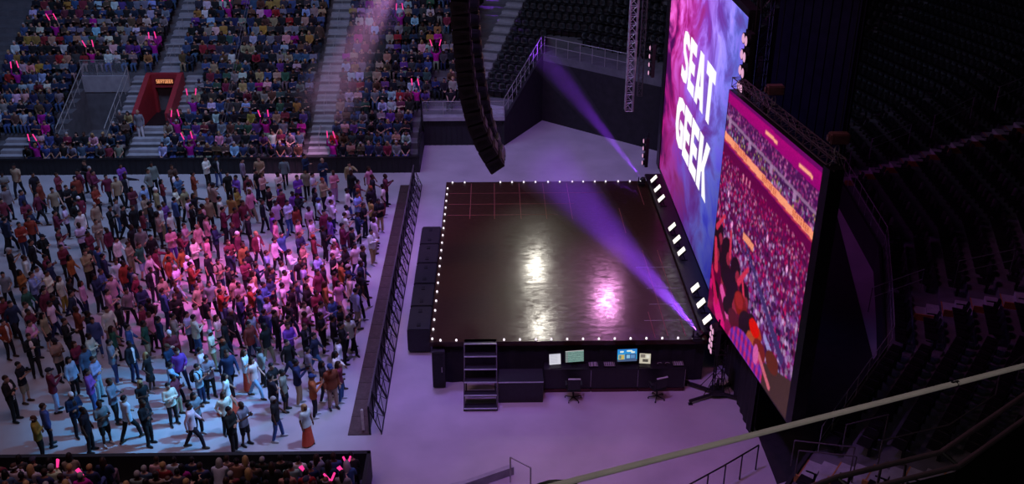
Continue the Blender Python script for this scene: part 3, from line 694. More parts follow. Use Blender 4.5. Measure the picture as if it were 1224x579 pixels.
for s, lab in ((-.6, 'dark chain hoist over the middle of the crowd-picture screen'), (WI/2+.1, 'dark chain hoist over the outer corner of the crowd-picture screen')):
    c = tt+dirI*s; o = empty('chain_hoist', (c.x, c.y, IZ1+.62), 0, lab, 'hoist', 'chain hoists over the side screen')
    part('motor', mat('hoist_paint', (.16, .09, .08), .5), o, lambda bm: (box2(bm, (-.25, -.15, .1), (.25, .15, .38)), box2(bm, (-.30, -.10, .14), (-.24, .10, .34))), .03)
    part('hook', M['steel'], o, lambda bm: [bar(bm, (.06*math.cos(a), 0, -.1+.14*math.sin(a)), (.06*math.cos(a+.6), 0, -.1+.14*math.sin(a+.6)), .02) for a in np.arange(0, 6.2, .6)])
    ch = part('chain', M['blackm'], o, lambda bm: [bar(bm, (0, 0, z), (0, 0, z+.3), .018, 5) for z in np.arange(.5, 15.2, .32)])
    part('sling', M['steel'], o, lambda bm: (bar(bm, (0, 0, -.2), (-.15, 0, -.55), .015), bar(bm, (0, 0, -.2), (.15, 0, -.55), .015)))

# ================================================================ LINE ARRAY
def line_array(name, path, Y, label, n, depth):
    o = empty(name, (0, 0, 0), 0, label, 'speaker array')
    P = [atY(x, y, Y) for x, y in path]; seg = [0]
    for a, c in zip(P, P[1:]): seg.append(seg[-1]+(c-a).length)
    def at(s):
        for i in range(len(P)-1):
            if s <= seg[i+1] or i == len(P)-2: return P[i].lerp(P[i+1], (s-seg[i])/(seg[i+1]-seg[i]))
    h = seg[-1]/n
    for i in range(n):
        a, c = at(i*h), at((i+1)*h); t = (a-c).normalized(); r = Matrix((Vector((t.z, 0, -t.x)), Vector((0, 1, 0)), t)).transposed(); cc = (a+c)/2
        def cab(bm):
            vs = []
            for x, hw in ((-depth/2, .485), (depth/2, .36)):
                for y in (-.55, .55):
                    for s in (-hw, hw): vs.append(bm.verts.new(cc+r@Vector((x, y, s*h))))
            for f in ((0, 1, 3, 2), (6, 7, 5, 4), (0, 4, 5, 1), (2, 3, 7, 6), (1, 5, 7, 3), (0, 2, 6, 4)): bm.faces.new([vs[k] for k in f])
        q = part('cabinet', M['black'], o, cab, .012)
        part('grille', M['mesh'], q, lambda bm: box(bm, cc+r@Vector((-depth/2-.012, 0, 0)), (.02, 1.04, h*.86), r))
        for y in (-.565, .565): part('rigging_plate', M['blackm'], q, lambda bm: box(bm, cc+r@Vector((0, y, 0)), (depth*.7, .02, h*.3), r))
        part('rear_handle', M['railp'], q, lambda bm: box(bm, cc+r@Vector((depth/2+.02, 0, 0)), (.05, .8, h*.45), r))
    top = P[0]
    part('fly_frame', M['blackm'], o, lambda bm: (box(bm, top+Vector((0, 0, .1)), (.9, 1.2, .14)), bar(bm, top+Vector((0, 0, .1)), top+Vector((0, 0, 9)), .02)))
    return o
line_array('line_array_speaker', [(552, -150), (549, 0), (553, 55), (558, 100), (567, 140), (579, 170), (596, 198)], 33.0, 'long curved black hanging speaker array in front of the far crowd', 21, .56)
line_array('line_array_speaker', [(566, -100), (564, 0), (568, 60), (574, 105), (583, 148), (594, 180), (599, 190)], 36.2, 'second hanging speaker array partly hidden just behind the front one', 17, .42)

# ================================================================ CROWD BARRIER
NB = 21; bx0, bx1, bx2 = -4.88, -4.15, -3.78; by0, by1 = 26.25, 47.05
bp0 = None
for i in range(NB):
    y0 = by0+(by1-by0)*i/NB; L = (by1-by0)/NB
    o = empty('crowd_barrier', (bx1, y0+L/2, 0), 0, f'black crowd barrier section with floor plate, {nth(i+1)} from the near end', 'barrier', 'crowd barrier in front of the stage')
    if bp0 is None:
        h = L/2
        defs = []
        defs.append(('floor_plate', M['plate'], lambda bm: box2(bm, (bx0-bx1, -h+.008, .0), (-.02, h-.008, .035))))
        defs.append(('panel', M['mesh'], lambda bm: [box2(bm, (-.015, -h+.06, .12), (.0, h-.06, 1.06))]+[bar(bm, (-.02, -h+.08+.09*j, .1), (-.02, -h+.08+.09*j, 1.1), .008, 4) for j in range(int((2*h-.12)/.09))]))
        defs.append(('top_rail', M['railp'], lambda bm: bar(bm, (-.01, -h+.005, 1.13), (-.01, h-.005, 1.13), .028, 8)))
        for s in (-1, 1): defs.append(('post', M['blackm'], lambda bm, s=s: box2(bm, (-.03, s*(h-.035)-.025, 0), (.03, s*(h-.035)+.025, 1.13))))
        for s in (-1, 1): defs.append(('brace', M['blackm'], lambda bm, s=s: bar(bm, (0, s*(h-.05), 1.0), (bx2-bx1, s*(h-.05), .04), .018, 6)))
        defs.append(('rear_lattice', M['blackm'], lambda bm: (bar(bm, (bx2-bx1, -h+.01, .04), (bx2-bx1, h-.01, .04), .02, 6), bar(bm, (.21, -h+.02, .52), (.21, h-.02, .52), .014, 6),
            bar(bm, (bx2-bx1, -h+.03, .04), (.21, 0, .52), .014, 5), bar(bm, (.21, 0, .52), (bx2-bx1, h-.03, .04), .014, 5), bar(bm, (.21, 0, .52), (.02, -h+.03, 1.0), .012, 5), bar(bm, (.21, 0, .52), (.02, h-.03, 1.0), .012, 5))))
        bp0 = [part(n, m_, o, f) for n, m_, f in defs]
    else:
        for q in bp0:
            c = q.copy(); COL.objects.link(c); c.parent = o
a = atz(438, 512, 0)
o = empty('sign_board', (-4.38, 26.55, .036), 0, 'narrow white upright board fixed at the near end of the barrier', 'board')
part('panel', mat('board_white', (.7, .68, .62), .5), o, lambda bm: box2(bm, (-.05, -.13, .03), (.03, -.09, .85)), .004)
part('stake', M['steel'], o, lambda bm: bar(bm, (-.01, -.07, 0), (-.01, -.07, .85), .02))

# ================================================================ RAILS
def railing(name, pts, h, label, m='steel', nposts=None, r=.022, mid=True, glass=False, cat='railing'):
    o = empty(name, (0, 0, 0), 0, label, cat)
    pts = [Vector(p) for p in pts]
    part('top_rail', M[m], o, lambda bm: [bar(bm, a+Vector((0, 0, h)), c+Vector((0, 0, h)), r, 8) for a, c in zip(pts, pts[1:])])
    if mid: part('mid_rail', M[m], o, lambda bm: [bar(bm, a+Vector((0, 0, h*.5)), c+Vector((0, 0, h*.5)), r*.7, 6) for a, c in zip(pts, pts[1:])])
    L = sum((c-a).length for a, c in zip(pts, pts[1:])); n = nposts or max(2, round(L/1.3)+1)
    for i in range(n):
        s = L*i/(n-1)
        for a, c in zip(pts, pts[1:]):
            l = (c-a).length
            if s <= l+1e-6: p = a.lerp(c, s/l if l else 0); break
            s -= l
        part('post', M[m], o, lambda bm: bar(bm, p, p+Vector((0, 0, h)), r*.9, 8))
    if glass:
        for a, c in zip(pts, pts[1:]): part('glass_panel', M['glass'], o, lambda bm: bm.faces.new([bm.verts.new(q) for q in (a+Vector((0, 0, .08)), c+Vector((0, 0, .08)), c+Vector((0, 0, h-.05)), a+Vector((0, 0, h-.05)))]))
    return o
zc = 4.1
q0 = A2+nAB*.12; q1 = B2+nAB*.12
railing('railing', [(*q0, zc), (*(A2+dAB*6+nAB*.12), zc)], 1.0, 'grey railing along the raised walkway behind the stage', 'steel', 8)
railing('railing', [(.50, 52.8, 1.72), (2.75, 57.0, 4.1)], 1.0, 'sloping railing on the side wall beside the empty corner seats', 'steel', 10, .02, True)
railing('railing', [(-4.0, 52.75, 1.72), (.5, 52.75, 1.72)], .9, 'grey railing on the low platform right of the far crowd', 'steel', 5, .018, True, True)
railing('railing', [(-4.05, 49.0, .84), (-4.05, 51.6, 1.0), (-4.05, 52.7, 1.72)], .95, 'end railing at the right edge of the far crowd block', 'blackm', 9, .02, True, True)
k0, k1 = PIT[2], PIT[3]
railing('railing', [(PIT[0], fy(k1)-.5, fdeck(k1)+.4), (PIT[1], fy(k1)-.5, fdeck(k1)+.4)], .95, 'grey glazed railing across the back of the blue sunken entry', 'steel', 4, .02, False, True)
for x, lab in ((PIT[0], 'stepped railing on the outer side of the blue sunken entry'), (PIT[1], 'stepped railing on the portal side of the blue sunken entry')):
    railing('railing', [(x, fy(k)-.4, fdeck(k)) for k in (k0, k1)], .95, lab, 'steel', 6, .025)
railing('handrail', [(-19.3, fy(10), fdeck(10)), (-18.5, fy(10), fdeck(10))], 1.0, 'short grey handrail across the aisle above the red portal', 'steel', 2)
railing('handrail', [(-21.0, 52.2, fdeck(3)), (-19.95, 52.2, fdeck(3))], .75, 'thin handrail left of the red portal', 'steel', 2, .018, False)
railing('handrail', [(-17.75, 52.2, fdeck(3)), (-16.8, 52.2, fdeck(3))], .75, 'thin handrail right of the red portal', 'steel', 2, .018, False)
for x, lab in ((-18.9, 'centre handrail on the aisle steps above the red portal'), (-9.5, 'centre handrail on the aisle steps between the crowd blocks')):
    for k in range(1 if x > -10 else 9, 18, 3):
        railing('handrail', [(x, fy(k), fdeck(k)), (x, fy(k+1)+.2, fdeck(k+1)+.05)], .85, lab + f', {nth((k-(1 if x > -10 else 9))//3+1)} from the bottom', 'steel', 2, .014, False)
o = part('steel_cable', M['steel'], None, lambda bm: (bar(bm, atY(258, 178, 49.5), atY(300, -20, 47), .012, 5), bar(bm, atY(262, 178, 49.6), atY(303, -20, 47.2), .012, 5)))
tag(o, 'thin steel cable running up in front of the middle crowd block', 'cable')
# right bowl rails
cr_ = [Vector((*p, RZ)) for p in RB]
rb_ = offs(.12)
railing('railing', [(*rb_[1], RZ), (*rb_[2], RZ), (*rb_[3], RZ), (*rb_[4], RZ), (*rb_[5], RZ)], 1.0, 'thin railing along the front of the dark stand behind the screens', 'steel', 22, .014, True, False)
railing('railing', [atz(800, 622, 0), atz(860, 588, 0), atz(903, 562, 0)], .95, 'dark glazed railing at the near corner of the dark stand', 'blackm', 6, .026, False, True)
railing('railing', [atz(610, 577, .35), atz(634, 590, .35)], .95, 'small handrail at the lower edge beside the pale curb', 'steel', 2, .025, False)
def rail_line(pxs, h, label, nposts=None, r=.02, m='railp', posts=0):
    pts = [atz(x, y, h) for x, y in pxs]; o = empty('handrail', (0, 0, 0), 0, label, 'handrail')
    part('rail', M[m], o, lambda bm: [bar(bm, a, c, r, 8) for a, c in zip(pts, pts[1:])])
    for p in (pts[0], pts[-1]): part('post', M[m], o, lambda bm: bar(bm, p-Vector((0, 0, posts or .9)), p, r, 8))
rail_line([(1055, 527), (1135, 508), (1190, 472), (1195, 448), (1224, 424)], 4.4, 'bent thin handrail in the dark stand just below the long grey rail', r=.02)
rail_line([(1012, 508), (1062, 496)], 3.0, 'short handrail in the dark stand left of the bent one')
rail_line([(950, 527), (1022, 535)], 2.6, 'low handrail over the orange-lit steps, upper of the pair')
rail_line([(955, 539), (1024, 546)], 2.6, 'low handrail over the orange-lit steps, lower of the pair')
for xs, zz, lab in (([(1043, 344), (1105, 322)], 2.9, 'pale handrail on the dark stand aisle, lower length'), ([(1147, 312), (1214, 298)], 5.0, 'pale handrail on the dark stand aisle, upper length'),
                    ([(993, 190), (1018, 180)], 3.0, 'pale handrail on the far dark aisle, first from the screen corner'), ([(1043, 166), (1090, 148)], 4.6, 'pale handrail on the far dark aisle, second from the screen corner'),
                    ([(1118, 138), (1165, 116)], 6.2, 'pale handrail on the far dark aisle, third from the screen corner'), ([(1195, 104), (1240, 86)], 8.0, 'pale handrail on the far dark aisle, last before the frame edge')):
    pts = [atz(x, y, zz+ .9) for x, y in xs]; o = empty('handrail', (0, 0, 0), 0, lab, 'handrail', 'handrails of the dark stand')
    part('rail', M['alu'], o, lambda bm: [bar(bm, pts[0], pts[1], .016, 8), bar(bm, pts[0]-Vector((0, 0, .4)), pts[1]-Vector((0, 0, .4)), .013, 8)])
    for p in pts: part('post', M['railp'], o, lambda bm: bar(bm, p-Vector((0, 0, .95)), p, .016, 8))
# long grey rail close to the camera
ZR = 16.0
pts = [atz(560, 607, ZR), atz(1141, 459, ZR)]; pts2 = [atz(1143, 458.5, ZR), atz(1300, 418, ZR)]
o = empty('guard_rail', (0, 0, 0), 0, 'long straight grey guard rail slanting across the view below the screens', 'rail')
def flatbar(a, c):
    d = (c-a).normalized(); v = ((a+c)/2-CAMP).normalized(); u = d.cross(Vector((0, .45, 1))).normalized(); n = u.cross(d)
    part('rail', M['railgrey'], o, lambda bm: box(bm, (a+c)/2, ((c-a).length, .07, .02), Matrix((d, u, n)).transposed()), .004)
flatbar(*pts); flatbar(*pts2)
part('joint', M['blackm'], o, lambda bm: bar(bm, pts[1]-(pts[1]-pts[0]).normalized()*.02, pts2[0]+(pts2[1]-pts2[0]).normalized()*.02, .018, 12))
for t in (-.02,): part('post', M['steel'], o, lambda bm: bar(bm, pts[0].lerp(pts[1], t), pts[0].lerp(pts[1], t)-Vector((0, 0, 1)), .02, 8))
# dark rounded seat top by the rail
o = empty('stadium_chair', (*atz(664, 640, 15.2).xy, 14.72), 0, 'dark rounded chair back at the lower edge under the grey rail', 'chair')
def cback(bm): 
    v = bmesh.ops.create_uvsphere(bm, u_segments=24, v_segments=14, radius=1)['verts']; bmesh.ops.transform(bm, matrix=Matrix.Translation((0, 0, .62)) @ Matrix.Diagonal((.30, .05, .34, 1)), verts=v)
part('backrest', M['seat'], o, cback, 0, True)
part('seat', M['seat'], o, lambda bm: box2(bm, (-.24, -.45, .38), (.24, 0, .44)), .02); part('pedestal', M['blackm'], o, lambda bm: box2(bm, (-.04, -.3, 0), (.04, -.15, .38)))
# two-bar parapet of the tier below
pp = [(940, 593), (1000, 571), (1125, 541), (1224, 473), (1300, 420)]
P1 = [atz(x, y, 10) for x, y in pp]; P2 = [p+Vector((.22, -.2, -.12)) for p in P1]
o = empty('parapet_rail', (0, 0, 0), 0, 'dark purple double rail bending along the tier front at the lower corner', 'rail')
part('front_rail', M['railp'], o, lambda bm: [bar(bm, a, c, .045, 10) for a, c in zip(P1, P1[1:])])
part('rear_rail', M['railp'], o, lambda bm: [bar(bm, a, c, .045, 10) for a, c in zip(P2, P2[1:])])
for a, c in zip(P1, P2): part('bracket', M['blackm'], o, lambda bm: (bar(bm, a, c, .03), bar(bm, c, c-Vector((0, 0, .8)), .03)))
def tier(bm):
    A_ = [p-Vector((0, 0, .10)) for p in P2]; n = len(A_)
    B_ = [bm.verts.new((p.x, p.y, 8.3)) for p in A_]; T_ = [bm.verts.new(p) for p in A_]; back = [bm.verts.new((p.x+2.2, p.y-3.4, 9.0)) for p in A_]
    for i in range(n-1): bm.faces.new((T_[i], T_[i+1], B_[i+1], B_[i])); bm.faces.new((B_[i], B_[i+1], back[i+1], back[i]))
struct('wall_tier', M['wallblack'], tier)
for x, y, lab in ((1066, 553, 'first'), (1180, 580, 'second')):
    p = atz(x, y, 9.6); o = empty('handrail', (p.x, p.y, 8.6), .3, f'dark hoop handrail behind the double rail, {lab} from the screens', 'handrail')
    part('hoop', M['railp'], o, lambda bm: [bar(bm, a, c, .025, 8) for a, c in zip([(-.2, 0, 0), (-.2, 0, .95), (-.1, 0, 1.02), (.2, -.1, .98), (.25, -.1, 0)], [(-.2, 0, .95), (-.1, 0, 1.02), (.2, -.1, .98), (.25, -.1, 0)])])
    part('flange', M['blackm'], o, lambda bm: (bar(bm, (-.2, 0, 0), (-.2, 0, .03), .06, 8), bar(bm, (.25, -.1, 0), (.25, -.1, .03), .06, 8)))
# bowl aisle steps; the orange light on them is put into the edge colour
def bowl_aisle(i, f, width, k0, k1, name):
    def fn(bm):
        for k in range(k0, k1):
            a = offs(RT*k); b2 = offs(RT*(k+.5)); p = a[i].lerp(a[i+1], f); q = b2[i].lerp(b2[i+1], f); t = (a[i+1]-a[i]).normalized()*width/2
            z = RZ+RR*k
            _prism(bm, [p-t, p+t, q+t, q-t], z-.3, z+.0+.005); 
            c = offs(RT*(k+.97)); s = c[i].lerp(c[i+1], f); _prism(bm, [q-t, q+t, s+t, s-t], z, z+RR/2)
    struct(name, M['step'], fn)
    for s in (-1, 1): pass
    def edges(bm):
        for k in range(k0, k1):
            a = offs(RT*k); p = a[i].lerp(a[i+1], f); t = (a[i+1]-a[i]).normalized(); n = Vector((t.y, -t.x)); z = RZ+RR*k
            _prism(bm, [p-t*width/2, p-t*(width/2-.05), p-t*(width/2-.05)+n*.8, p-t*width/2+n*.8], z, z+.26)
            _prism(bm, [p-t*width/2, p+t*width/2, p+t*width/2+n*.04, p-t*width/2+n*.04], z, z+.012)
    struct(name.replace('1', '5').replace('trim_4', 'trim_6') if name == 'trim_4' else name+'1', M['orange'], edges)
AIS = [(2, .62, 1.1, 1, 14, 'trim_4'), (4, .95, 1.1, 0, 24, 'trim_7'), (0, .9, 1.2, 0, 8, 'trim_8')]
for a in AIS: bowl_aisle(*a)

# ================================================================ EMPTY SEATS
def seat_parts():
    def pan(bm): box(bm, (0, .13, .44), (.44, .40, .05), Matrix.Rotation(.10, 3, 'X'))
    def back(bm):
        vs = []
        for j in range(4):
            for i in range(5):
                x = -.22+.11*i; z = .42+.14*j; vs.append(bm.verts.new((x, -.10-.05*j*.6+.05*(abs(i-2)/2)**2, z-.03*(j == 3)*(abs(i-2)/2)**2)))
        fs = [bm.faces.new((vs[j*5+i], vs[j*5+i+1], vs[j*5+i+6], vs[j*5+i+5])) for j in range(3) for i in range(4)]
        bmesh.ops.solidify(bm, geom=fs, thickness=.03)
    def ped(bm): box2(bm, (-.03, -.08, 0), (.03, .02, .42)); box2(bm, (-.23, -.06, .34), (.23, -.02, .40))
    def arm(bm): box2(bm, (.225, -.1, .60), (.265, .22, .63)); box2(bm, (.235, -.08, .40), (.255, -.02, .62))
    return [('seat_pan', pan), ('backrest', back), ('pedestal', ped), ('armrest', arm)]
SP = [(n, part(n, M['seat'], None, f, .008 if n == 'seat_pan' else 0)) for n, f in seat_parts()]
spots = []
for k in range(RN):
    o_ = offs(RT*k+.55)
    for i in range(len(o_)-1):
        a, c = o_[i], o_[i+1]; L = (c-a).length; t = (c-a)/L; n = Vector((t.y, -t.x))
        m_ = int(L/.52)
        for j in range(m_):
            p = a+t*(.26+.52*j)
            if any(i == A_[0] and abs((p-offs(RT*k)[i].lerp(offs(RT*k)[i+1], A_[1])).dot(t)) < A_[2]/2+.26 and A_[3] <= k < A_[4] for A_ in AIS): continue
            spots.append((p.x, p.y, RZ+RR*k, math.atan2(-n.y, -n.x)-math.pi/2))
for k in range(14):
    z = 4.3+.36*k; o_ = 1.7+.9*k+.5
    for j in range(int((11-1.5)/.52)):
        p = A2+nAB*o_+dAB*(1.3+.52*j); spots.append((p.x, p.y, z, math.atan2(-nAB.y, -nAB.x)-math.pi/2))
for k in range(20):
    for j in range(1, 6 if k < 7 else 26):
        p = C0+CD*(.8*k+.45)+CN*(.55+.47*j); spots.append((p.x, p.y, 1.72+.34*(k+1), math.atan2(-CD.y, -CD.x)-math.pi/2))
spots = [s for s in spots if s[0] < 39 and s[1] < 65]
def inframe(p, mg=0):
    x, y, z = px(p); return z > 0 and -mg < x < 1224+mg and -mg < y < 579+mg
def behind_screens(x, y):
    return (x > 800 and y < 350 and x < 880) or (865 < x < 985 and 110 < y < 470 and (y-107) > (x-872)*.78)
vis = []
for s in spots:
    X, Y_, Z_ = px((s[0], s[1], s[2]+.6))
    if -10 < X < 1236 and -10 < Y_ < 585 and not (X > 792 and X < 862) and not (862 <= X < 992 and Y_ > 107+(X-872)*.78 and Y_ < 500): vis.append((Z_, s))
vis.sort(key=lambda q: q[0])
solo = [s for _, s in vis[:300]]; rest = [s for _, s in vis[300:]]
for i, (x, y, z, rz_) in enumerate(solo):
    o = empty('arena_seat', (x, y, z), rz_, 'empty black folding seat in the dark stand behind the stage', 'seat', 'empty black seats behind the stage')
    for n, q in SP:
        c = q if i == 0 else q.copy()
        if i: COL.objects.link(c)
        c.parent = o
def merged(name, insts, m, label=None, cat=None, group=None, cols=None):
    """insts: (mesh, matrix4x4 numpy, colour) -> one mesh with a colour attribute"""
    vco, fidx, fcnt, col = [], [], [], []; off = 0; cache = {}
    for me, mx, c in insts:
        if me.name not in cache:
            v = np.empty(len(me.vertices)*3); me.vertices.foreach_get('co', v); li = np.empty(len(me.loops), dtype=np.int32); me.loops.foreach_get('vertex_index', li)
            lt = np.empty(len(me.polygons), dtype=np.int32); me.polygons.foreach_get('loop_total', lt); cache[me.name] = (v.reshape(-1, 3), li, lt)
        v, li, lt = cache[me.name]; mx = np.array(mx)
        vco.append(v@mx[:3, :3].T+mx[:3, 3]); fidx.append(li+off); fcnt.append(lt); off += len(v); col.append(np.tile(np.array([*c, 1.0]), (len(v), 1)))
    co = np.concatenate(vco); li = np.concatenate(fidx); lt = np.concatenate(fcnt); col = np.concatenate(col)
    me = bpy.data.meshes.new(name); me.vertices.add(len(co)); me.vertices.foreach_set('co', co.reshape(-1)); me.loops.add(len(li)); me.loops.foreach_set('vertex_index', li)
    me.polygons.add(len(lt)); me.polygons.foreach_set('loop_start', np.concatenate([[0], np.cumsum(lt)[:-1]]).astype(np.int32)); me.update(calc_edges=True)
    ca = me.color_attributes.new('Col', 'FLOAT_COLOR', 'POINT'); ca.data.foreach_set('color', col.reshape(-1)); me.materials.append(m)
    o = bpy.data.objects.new(name, me); COL.objects.link(o); return tag(o, label, cat, group, 'stuff')
def TM(x, y, z, rz_, s=1): return Matrix.Translation((x, y, z)) @ Matrix.Rotation(rz_, 4, 'Z') @ Matrix.Scale(s, 4)
merged('arena_seating', [(q.data, TM(*s), (.02, .02, .02)) for s in rest for n, q in SP if n != 'armrest'], M['seat'], 'rows of empty black seats rising into the dark behind the stage', 'seats')
# ================================================================ PEOPLE
def ringtube(bm, cs, us, vs, n=12):
    rings = []
    for c, u, v in zip(cs, us, vs):
        rings.append([bm.verts.new(Vector(c)+Vector(u)*math.cos(2*math.pi*i/n)+Vector(v)*math.sin(2*math.pi*i/n)) for i in range(n)])
    for a, c in zip(rings, rings[1:]):
        for i in range(n): bm.faces.new((a[i], a[(i+1) % n], c[(i+1) % n], c[i]))
    bm.faces.new(list(reversed(rings[0]))); bm.faces.new(rings[-1])
def limb(bm, pts, rad, n=10):
    """rounded tapering limb through joints; extra rings at the ends make it dome shaped"""
    P = [Vector(p) for p in pts]; cs, rs = [], []
    d0 = (P[1]-P[0]).normalized(); d1 = (P[-1]-P[-2]).normalized()
    cs += [P[0]-d0*rad[0]*.9, P[0]-d0*rad[0]*.55]; rs += [rad[0]*.4, rad[0]*.82]
    for i, p in enumerate(P):
        cs.append(p); rs.append(rad[i])
        if i < len(P)-1:
            bulge = 1.04 if i % 2 == 0 else 1.02
            cs.append(p.lerp(P[i+1], .45)); rs.append((rad[i]*.55+rad[i+1]*.45)*bulge)
    cs += [P[-1]+d1*rad[-1]*.55, P[-1]+d1*rad[-1]*.9]; rs += [rad[-1]*.82, rad[-1]*.4]
    u = None; us, vs = [], []
    for i, c in enumerate(cs):
        d = (cs[min(i+1, len(cs)-1)]-cs[max(i-1, 0)]).normalized()
        if u is None: u = d.orthogonal().normalized()
        u = (u-d*u.dot(d)).normalized(); v = d.cross(u); us.append(u*rs[i]); vs.append(v*rs[i])
    ringtube(bm, cs, us, vs, n)
def torso(bm, rings, n=14):
    """rings: (x, y, z, rx, ry)"""
    ringtube(bm, [(r[0], r[1], r[2]) for r in rings], [(r[3], 0, 0) for r in rings], [(0, r[4], 0) for r in rings], n)
def fuse(bm, voxel, ratio=1.0, smooth=2):
    """one continuous surface from overlapping volumes"""
    bmesh.ops.recalc_face_normals(bm, faces=bm.faces)
    me = bpy.data.meshes.new('t'); bm.to_mesh(me); bm.free(); o = bpy.data.objects.new('t', me); COL.objects.link(o)
    r = o.modifiers.new('r', 'REMESH'); r.mode = 'VOXEL'; r.voxel_size = voxel
    if smooth:
        s = o.modifiers.new('s', 'SMOOTH'); s.iterations = smooth; s.factor = .5
    if ratio < 1:
        d = o.modifiers.new('d', 'DECIMATE'); d.ratio = ratio
    dg = bpy.context.evaluated_depsgraph_get(); out = bpy.data.meshes.new_from_object(o.evaluated_get(dg))
    bpy.data.objects.remove(o); bpy.data.meshes.remove(me)
    for p in out.polygons: p.use_smooth = True
    return out
def rawmesh(bm, smooth=True):
    bmesh.ops.recalc_face_normals(bm, faces=bm.faces)
    me = bpy.data.meshes.new('m'); bm.to_mesh(me); bm.free()
    if smooth:
        for p in me.polygons: p.use_smooth = True
    return me
def hand(bm, w, d, side, up):
    """palm, four bent fingers of unequal length and a thumb from the palm's side; w wrist, d direction, up = back of the hand"""
    w = Vector(w); d = Vector(d).normalized(); up = Vector(up); up = (up-d*up.dot(d)).normalized(); s = d.cross(up)*side
    limb(bm, [w-d*.01, w+d*.05, w+d*.085], [.024, .034, .032], 8)
    for k, (off, L) in enumerate(((-.028, .068), (-.010, .080), (.010, .075), (.027, .058))):
        b0 = w+d*.085+s*off; limb(bm, [b0-d*.02, b0+d*L*.5-up*.008, b0+d*L*.92-up*.030], [.0092, .0088, .0072], 6)
    t0 = w+d*.035-s*.026; limb(bm, [t0, t0+d*.03-s*.024-up*.008, t0+d*.062-s*.026-up*.02], [.012, .0105, .0085], 6)
def head(bm, c):
    c = Vector(c)
    rr = [(-.118, .030, .030, .03), (-.112, .055, .045, .022), (-.085, .078, .060, .012), (-.045, .090, .070, .004), (0, .097, .076, -.002), (.045, .098, .078, -.006), (.085, .082, .066, -.010), (.108, .052, .044, -.012), (.118, .02, .018, -.012)]
    ringtube(bm, [c+Vector((dx, 0, z)) for z, a, b2, dx in rr], [(a, 0, 0) for z, a, b2, dx in rr], [(0, b2, 0) for z, a, b2, dx in rr], 16)
    limb(bm, [c+Vector((.085, 0, .018)), c+Vector((.108, 0, -.026))], [.010, .017], 8)          # nose
    for s in (-1, 1): ball(bm, c+Vector((-.012, s*.076, -.008)), .030, 8, (.7, .32, 1))           # ears
    ball(bm, c+Vector((.082, 0, .028)), .03, 8, (.5, 1.7, .4))                                    # brow
    limb(bm, [c+Vector((-.02, 0, -.08)), c+Vector((-.03, 0, -.22))], [.052, .062], 10)            # neck
def face_marks(me, c):
    """eyes and lips as small shapes seated in the head surface"""
    bm = bmesh.new(); bm.from_mesh(me); n0 = len(bm.faces)
    for s in (-1, 1): ball(bm, Vector(c)+Vector((.086, s*.031, .006)), .013, 8, (.8, 1.2, .7))
    n1 = len(bm.faces); ball(bm, Vector(c)+Vector((.090, 0, -.062)), .02, 8, (.5, 1.1, .35))
    bm.faces.ensure_lookup_table()
    for i, f in enumerate(bm.faces):
        f.smooth = True; f.material_index = 0 if i < n0 else (1 if i < n1 else 2)
    bm.to_mesh(me); bm.free(); me.materials.clear()
    for k in ('skin', 'eye', 'lip'): me.materials.append(M[k])
    return me
HC_ = Vector((.015, 0, 1.615))
def body_rings(infl=1.0, z0=.84, z1=1.50, hem=0.0):
    base = [(0, 0, .80, .085, .14), (0, 0, .88, .112, .168), (0, 0, .96, .112, .165), (0, 0, 1.05, .100, .148), (0, 0, 1.15, .102, .146), (.005, 0, 1.26, .112, .165), (.005, 0, 1.36, .112, .182), (-.005, 0, 1.42, .095, .175), (-.01, 0, 1.46, .075, .125), (-.015, 0, 1.49, .058, .07)]
    out = [(x, y, z, rx*infl+.008*(infl > 1), ry*infl+.008*(infl > 1)) for x, y, z, rx, ry in base if z0-1e-6 <= z <= z1+1e-6]
    if hem:
        x, y, z, rx, ry = out[0]; out.insert(0, (x, y, z-.06, rx+hem, ry+hem))
    return out
SH = [Vector((-.005, s*.178, 1.405)) for s in (-1, 1)]
def arm_side(s): return SH[0] if s < 0 else SH[1]
POSES = dict(
    stand=dict(L=((-.02, .245, 1.13), (.06, .250, .89)), R=((-.03, .245, 1.13), (.04, .25, .88)), f=((.02, .11), (-.03, .12))),
    folded=dict(L=((.05, .245, 1.14), (.20, -.02, 1.16)), R=((.05, .245, 1.13), (.19, -.03, 1.20)), f=((.0, .12), (.03, .13))),
    phone=dict(L=((.10, .215, 1.14), (.32, .06, 1.32)), R=((.10, .215, 1.14), (.31, .05, 1.31)), f=((.04, .10), (-.05, .12))),
    walk=dict(L=((.08, .24, 1.14), (.26, .21, .97)), R=((-.12, .24, 1.15), (-.10, .25, .90)), f=((-.30, .09), (.30, .09))),
    raised=dict(L=((.14, .255, 1.52), (.18, .22, 1.78)), R=((.02, .25, 1.13), (.16, .21, .95)), f=((.03, .12), (-.04, .13))),
    clap=dict(L=((.07, .235, 1.13), (.29, .035, 1.22)), R=((.07, .235, 1.13), (.29, .035, 1.21)), f=((-.05, .12), (.06, .11))),
    pockets=dict(L=((-.08, .285, 1.15), (.04, .205, .95)), R=((-.08, .285, 1.15), (.04, .205, .95)), f=((.02, .15), (-.02, .14))),
    wide=dict(L=((.08, .23, 1.14), (.27, .10, 1.08)), R=((-.03, .255, 1.14), (.03, .27, .90)), f=((.14, .17), (-.12, .17))),
    pointing=dict(L=((.22, .26, 1.36), (.47, .25, 1.38)), R=((-.02, .25, 1.13), (.05, .25, .88)), f=((.10, .12), (-.10, .12))),
)
def legs_pts(f):
    out = []
    for s, (fx, fy_) in zip((1, -1), f):
        ank = Vector((fx, s*fy_, .085)); hip = Vector((0, s*.088, .89)); kn = hip.lerp(ank, .5)+Vector((.035+.05*(fx > .2)-.0, 0, .0)); out.append((hip, kn, ank))
    return out
